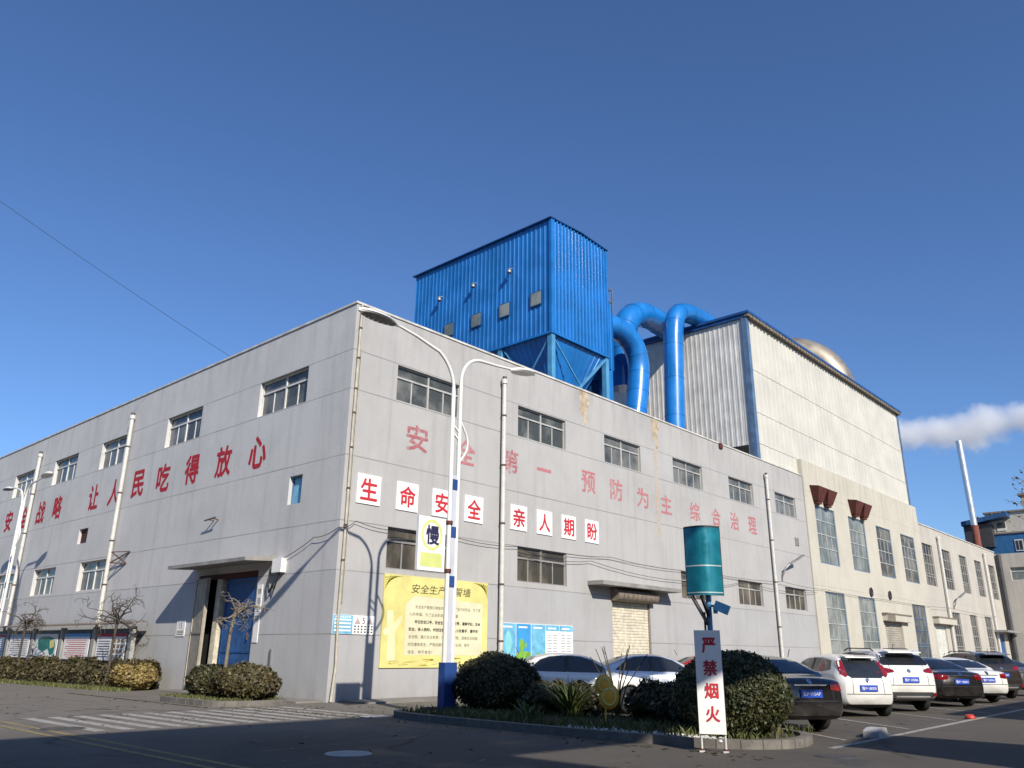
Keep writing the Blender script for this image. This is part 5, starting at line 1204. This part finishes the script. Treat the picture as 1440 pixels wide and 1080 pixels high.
    # number plate
    h = bvh.ray_cast(Vector((-4, 0, k['plate'][0] * K)), Vector((1, 0, 0))); px = h[0].x - .02
    b = MB(); b.box(px - .012, -.24 * K, (k['plate'][0] - .075) * K, px + .06, .24 * K, (k['plate'][0] + .075) * K); po = b.build('number_plate', 'plate_blue', t, O0)
    if plate:
        b = MB(); put_text(b, plate, 0, k['plate'][0] * K, .085 * K, 'x', px - .016, .012, .40 * K); b.build('plate_text', 'white_plate', po, O0)
    # wheels
    for x in (k['wr'], k['wf']):
        for s in (1, -1):
            c = (x * K, s * (W / 2 - .115) * K, k['R'] * K); r = k['R'] * K; w = .105 * K
            b = MB(); b.lathe([(r * .64, -w), (r * .9, -w), (r * .985, -w * .75), (r, -w * .4), (r, w * .4), (r * .985, w * .75), (r * .9, w), (r * .64, w), (r * .62, 0), (r * .64, -w)], 30, 'y', c); wh_ = b.build('wheel', 'tyre', t, O0)
            b = MB(); y = s * w * .8; b.lathe([(r * .66, y), (r * .60, y), (r * .58, y - s * .03), (r * .55, y - s * .08), (0, y - s * .09)], 30, 'y', c)
            for q in range(5):
                a = q * 1.2566; b.bar((c[0] + r * .1 * math.cos(a), c[1] + y - s * .015, c[2] + r * .1 * math.sin(a)), (c[0] + r * .6 * math.cos(a), c[1] + y - s * .015, c[2] + r * .6 * math.sin(a)), r * .16, .03)
            b.lathe([(0, y), (r * .14, y), (r * .16, y - s * .03)], 12, 'y', c); b.build('rim', 'rim', wh_, O0)
    # mirrors and handles
    for s in (1, -1):
        mx = k['side'][-1][-1][0] - (.12 if kind == 'sedan' else .05); mz = lerp_t(k['belt'], mx) + .06; my = W / 2
        b = MB(); b.add([(x * K, s * y * K, z * K) for x, y, z in ((mx, my - .08, mz - .03), (mx + .03, my + .16, mz - .04), (mx + .03, my + .17, mz + .10), (mx, my - .02, mz + .09), (mx + .14, my - .04, mz), (mx + .13, my + .13, mz), (mx + .10, my + .13, mz + .08), (mx + .12, my, mz + .07))], [(0,1,2,3),(4,5,6,7),(0,1,5,4),(1,2,6,5),(2,3,7,6),(3,0,4,7)]); b.build('mirror', paint, t, O0)
        for x in xd[1:]:
            hz = lerp_t(k['belt'], x - .25) - .12; h = bvh.ray_cast(Vector(((x - .25) * K, s * 4, hz * K)), Vector((0, -s, 0)))
            if h[0]: b = MB(); b.bar(h[0] + Vector((-.09 * K, s * .02, 0)), h[0] + Vector((.09 * K, s * .02, 0)), .03, .03); b.build('door_handle', paint if kind != 'suv' else 'chrome', t, O0)
    return t
def rear_at(wx, wy, hd, kind):
    """rear bumper middle from the contact point of the right rear wheel"""
    k = KIND[kind]; f = Vector((math.cos(R(hd)), math.sin(R(hd)))); r = Vector((f.y, -f.x)); p = Vector((wx, wy)) - r * (k['W'] / 2 - .05) * K - f * k['wr'] * K; return p
H0 = 50
make_car('parked_car', 'black saloon with blue plate parked beside the big round bush', 'sedan', 'p_black', rear_at(21.3, 8.75, H0 + 6, 'sedan'), H0 + 6, '鲁P·115AP')
make_car('parked_car', 'small white hatchback with tall red tail lights and black tailgate glass', 'hatch', 'p_white', rear_at(27.6, 9.3, H0 + 1, 'hatch'), H0 + 1, '鲁P·18005')
make_car('parked_car', 'white sport utility car with roof rails and dark lower bumper', 'suv', 'p_white', rear_at(31.4, 9.3, H0 + 0, 'suv'), H0, '鲁P·10086')
make_car('parked_car', 'black saloon parked between two white cars beyond the round bush', 'sedan', 'p_black', rear_at(36.0, 9.0, H0 - 1, 'sedan'), H0 - 1, '鲁P·18601')
make_car('parked_car', 'white saloon with blue plate parked past the second black saloon', 'sedan', 'p_white', rear_at(39.9, 9.0, H0 - 1, 'sedan'), H0 - 1, '鲁P·50061')
make_car('parked_car', 'dark brown sport utility car at the far end of the parked row', 'suv', 'p_brown', rear_at(44.5, 9.3, H0 - 2, 'suv'), H0 - 2, '鲁P·26007')
make_car('parked_car', 'dark grey saloon cut by the picture edge, last of the parked row', 'sedan', 'p_grey', rear_at(48.8, 9.2, H0 - 2, 'sedan'), H0 - 2, '')
make_car('parked_car', 'dark van like car standing farther off by the blue door of the barred hall', 'suv', 'p_grey', (75.0, 17.0), 55, '')
make_car('parked_car', 'white saloon with darkened windows in front of the blue environment poster', 'sedan', 'p_white', (19.2, 18.5), -40, '')
make_car('parked_car', 'silver blue saloon behind the planted island in front of the roller shutter', 'sedan', 'p_silver', (23.0, 17.9), -42, '')
make_car('parked_car', 'red car mostly hidden behind the no smoking sign', 'sedan', 'p_red', (27.2, 17.6), -42, '')
make_car('parked_car', 'dark saloon glimpsed between the black saloon and the white hatchback', 'sedan', 'p_brown', (30.5, 16.5), 30, '')
# small red reflector on the ground and pale stop block by the black saloon
b = MB(); b.prism([(20.0, 0), (20.0, .14), (20.25, .2), (20.6, .2), (20.8, 0)], 1, 6.95, 7.3); b.v = [(x, y + (x - 20) * .05, z) for x, y, z in b.v]; o = b.build('kerb_stone', 'pale_cover', None, (20.4, 7.1, 0)); o.location = (20.4, 7.1, 0); tag(o, 'loose pale kerb stone lying on the parking line', 'kerb stone')
b = MB(); b.lathe([(0, .13), (.10, .12), (.14, .07), (.17, 0), (0, 0)], 12, 'z', (28.6, 7.2, .0)); o = b.build('red_marker', M('red_plastic', (.5, .05, .035), .4), None, (28.6, 7.2, 0)); o.location = (28.6, 7.2, 0); tag(o, 'small red plastic marker lying on the white parking line', 'marker')

# ================================================================== STEAM PLUME
def plume():
    m, nt, b, out = new_mat('steam'); nt.nodes.remove(b)
    p = pos(nt); n1 = noise(nt, p, .11, 6, .62); n2 = noise(nt, p, .035, 3, .5)
    v = node(nt, 'ShaderNodeVolumePrincipled'); v.inputs['Color'].default_value = (.99, .985, .98, 1); v.inputs['Anisotropy'].default_value = .1
    A, B = Vector((249.5, 75, 64.2)), Vector((259, 20, 65.6)); ax = (B - A).normalized()
    def vm(op, a, b):
        n = node(nt, 'ShaderNodeVectorMath', operation=op)
        for i, q in enumerate((a, b)):
            if isinstance(q, Vector): n.inputs[i].default_value = q
            else: L(nt, q, n.inputs[i])
        return n
    rel = vm('SUBTRACT', p, A).outputs[0]; along = vm('DOT_PRODUCT', rel, ax).outputs['Value']
    sc_ = node(nt, 'ShaderNodeVectorMath', operation='SCALE'); sc_.inputs[0].default_value = ax; L(nt, along, sc_.inputs['Scale'])
    off = vm('SUBTRACT', rel, sc_.outputs[0]).outputs[0]; ln_ = node(nt, 'ShaderNodeVectorMath', operation='LENGTH'); L(nt, off, ln_.inputs[0])
    hump = math_n(nt, 'MULTIPLY', math_n(nt, 'EXPONENT', math_n(nt, 'MULTIPLY', math_n(nt, 'POWER', math_n(nt, 'DIVIDE', math_n(nt, 'SUBTRACT', along, 24.0), 7.0), 2.0), -1.0)), 2.0)
    rad_ = math_n(nt, 'ADD', math_n(nt, 'ADD', 5.7, hump), math_n(nt, 'MULTIPLY', math_n(nt, 'SUBTRACT', n2, .5), 10.0))
    f_ = math_n(nt, 'ADD', math_n(nt, 'SUBTRACT', 1.0, math_n(nt, 'DIVIDE', ln_.outputs['Value'], rad_)), math_n(nt, 'MULTIPLY', math_n(nt, 'SUBTRACT', n1, .5), 2.2))
    L(nt, maprange(nt, f_, .06, .75, 0, .24), v.inputs['Density']); L(nt, v.outputs[0], out.inputs['Volume'])
    MT['steam'] = m; q = random.Random(9); mb = MB(); bm = bmesh.new(); bmesh.ops.create_icosphere(bm, subdivisions=3, radius=1)
    vd = np.array([v_.co for v_ in bm.verts]); fs = [tuple(x.index for x in f.verts) for f in bm.faces]; bm.free()
    mb.tube([tuple(A), tuple(A.lerp(B, .33)), tuple(A.lerp(B, .66)), tuple(B)], 12.5, 20)
    o = mb.build('steam_plume', 'steam', None, (254, 50, 65)); o.location = (254, 50, 65); tag(o, 'long white steam plume drifting in the blue sky behind the chimney', 'steam plume')
plume()

# ================================================================== LIGHT, SKY, CAMERA
SUN_EL = 31.5; to_sun = Vector((-.376, -.927, 0)).normalized()
w = bpy.data.worlds.new('World'); scene.world = w; w.use_nodes = True; nt = w.node_tree; nt.nodes.clear()
sky = node(nt, 'ShaderNodeTexSky', sky_type='NISHITA'); sky.sun_disc = False; sky.sun_elevation = R(SUN_EL); sky.sun_rotation = math.atan2(to_sun.x, to_sun.y)
sky.altitude = 50; sky.air_density = SKY_AIR if 'SKY_AIR' in globals() else 1.0; sky.dust_density = .6; sky.ozone_density = 4.0
bg = node(nt, 'ShaderNodeBackground'); bg.inputs[1].default_value = .096; wo = node(nt, 'ShaderNodeOutputWorld')
L(nt, mix(nt, 1.0, sky.outputs[0], (.80, .98, 1.24), 'MULTIPLY'), bg.inputs[0]); L(nt, bg.outputs[0], wo.inputs[0])
sl = bpy.data.lights.new('sun', 'SUN'); sl.energy = 5.0; sl.angle = R(.5); sl.color = (1, .925, .81)
so = bpy.data.objects.new('sun', sl); C.objects.link(so); so.location = (-20, -40, 60)
d = Vector((to_sun.x * math.cos(R(SUN_EL)), to_sun.y * math.cos(R(SUN_EL)), math.sin(R(SUN_EL))))
so.rotation_euler = d.to_track_quat('Z', 'Y').to_euler()
cd = bpy.data.cameras.new('camera'); cam = bpy.data.objects.new('camera', cd); C.objects.link(cam); scene.camera = cam
cd.sensor_width = 36; cd.lens = 28.132; cd.clip_start = .05; cd.clip_end = 3000
yaw, pit, rol = R(42.28840), R(18.52421), R(.66733)
f = Vector((math.cos(yaw) * math.cos(pit), math.sin(yaw) * math.cos(pit), math.sin(pit))); r = Vector((math.sin(yaw), -math.cos(yaw), 0)); u = r.cross(f)
c_, s_ = math.cos(rol), math.sin(rol); r2 = c_ * r + s_ * u; u2 = -s_ * r + c_ * u
cam.matrix_world = Matrix(((r2.x, u2.x, -f.x, 0), (r2.y, u2.y, -f.y, 0), (r2.z, u2.z, -f.z, 1.75), (0, 0, 0, 1)))
vs = scene.view_settings; vs.view_transform = 'Standard'; vs.look = 'None'; vs.exposure = .26; vs.gamma = 1
cy = scene.cycles; cy.use_denoising = True; cy.max_bounces = 6; cy.volume_bounces = 6; cy.volume_step_rate = 1.0; cy.transparent_max_bounces = 4
try: cy.denoiser = 'OPENIMAGEDENOISE'
except Exception: pass
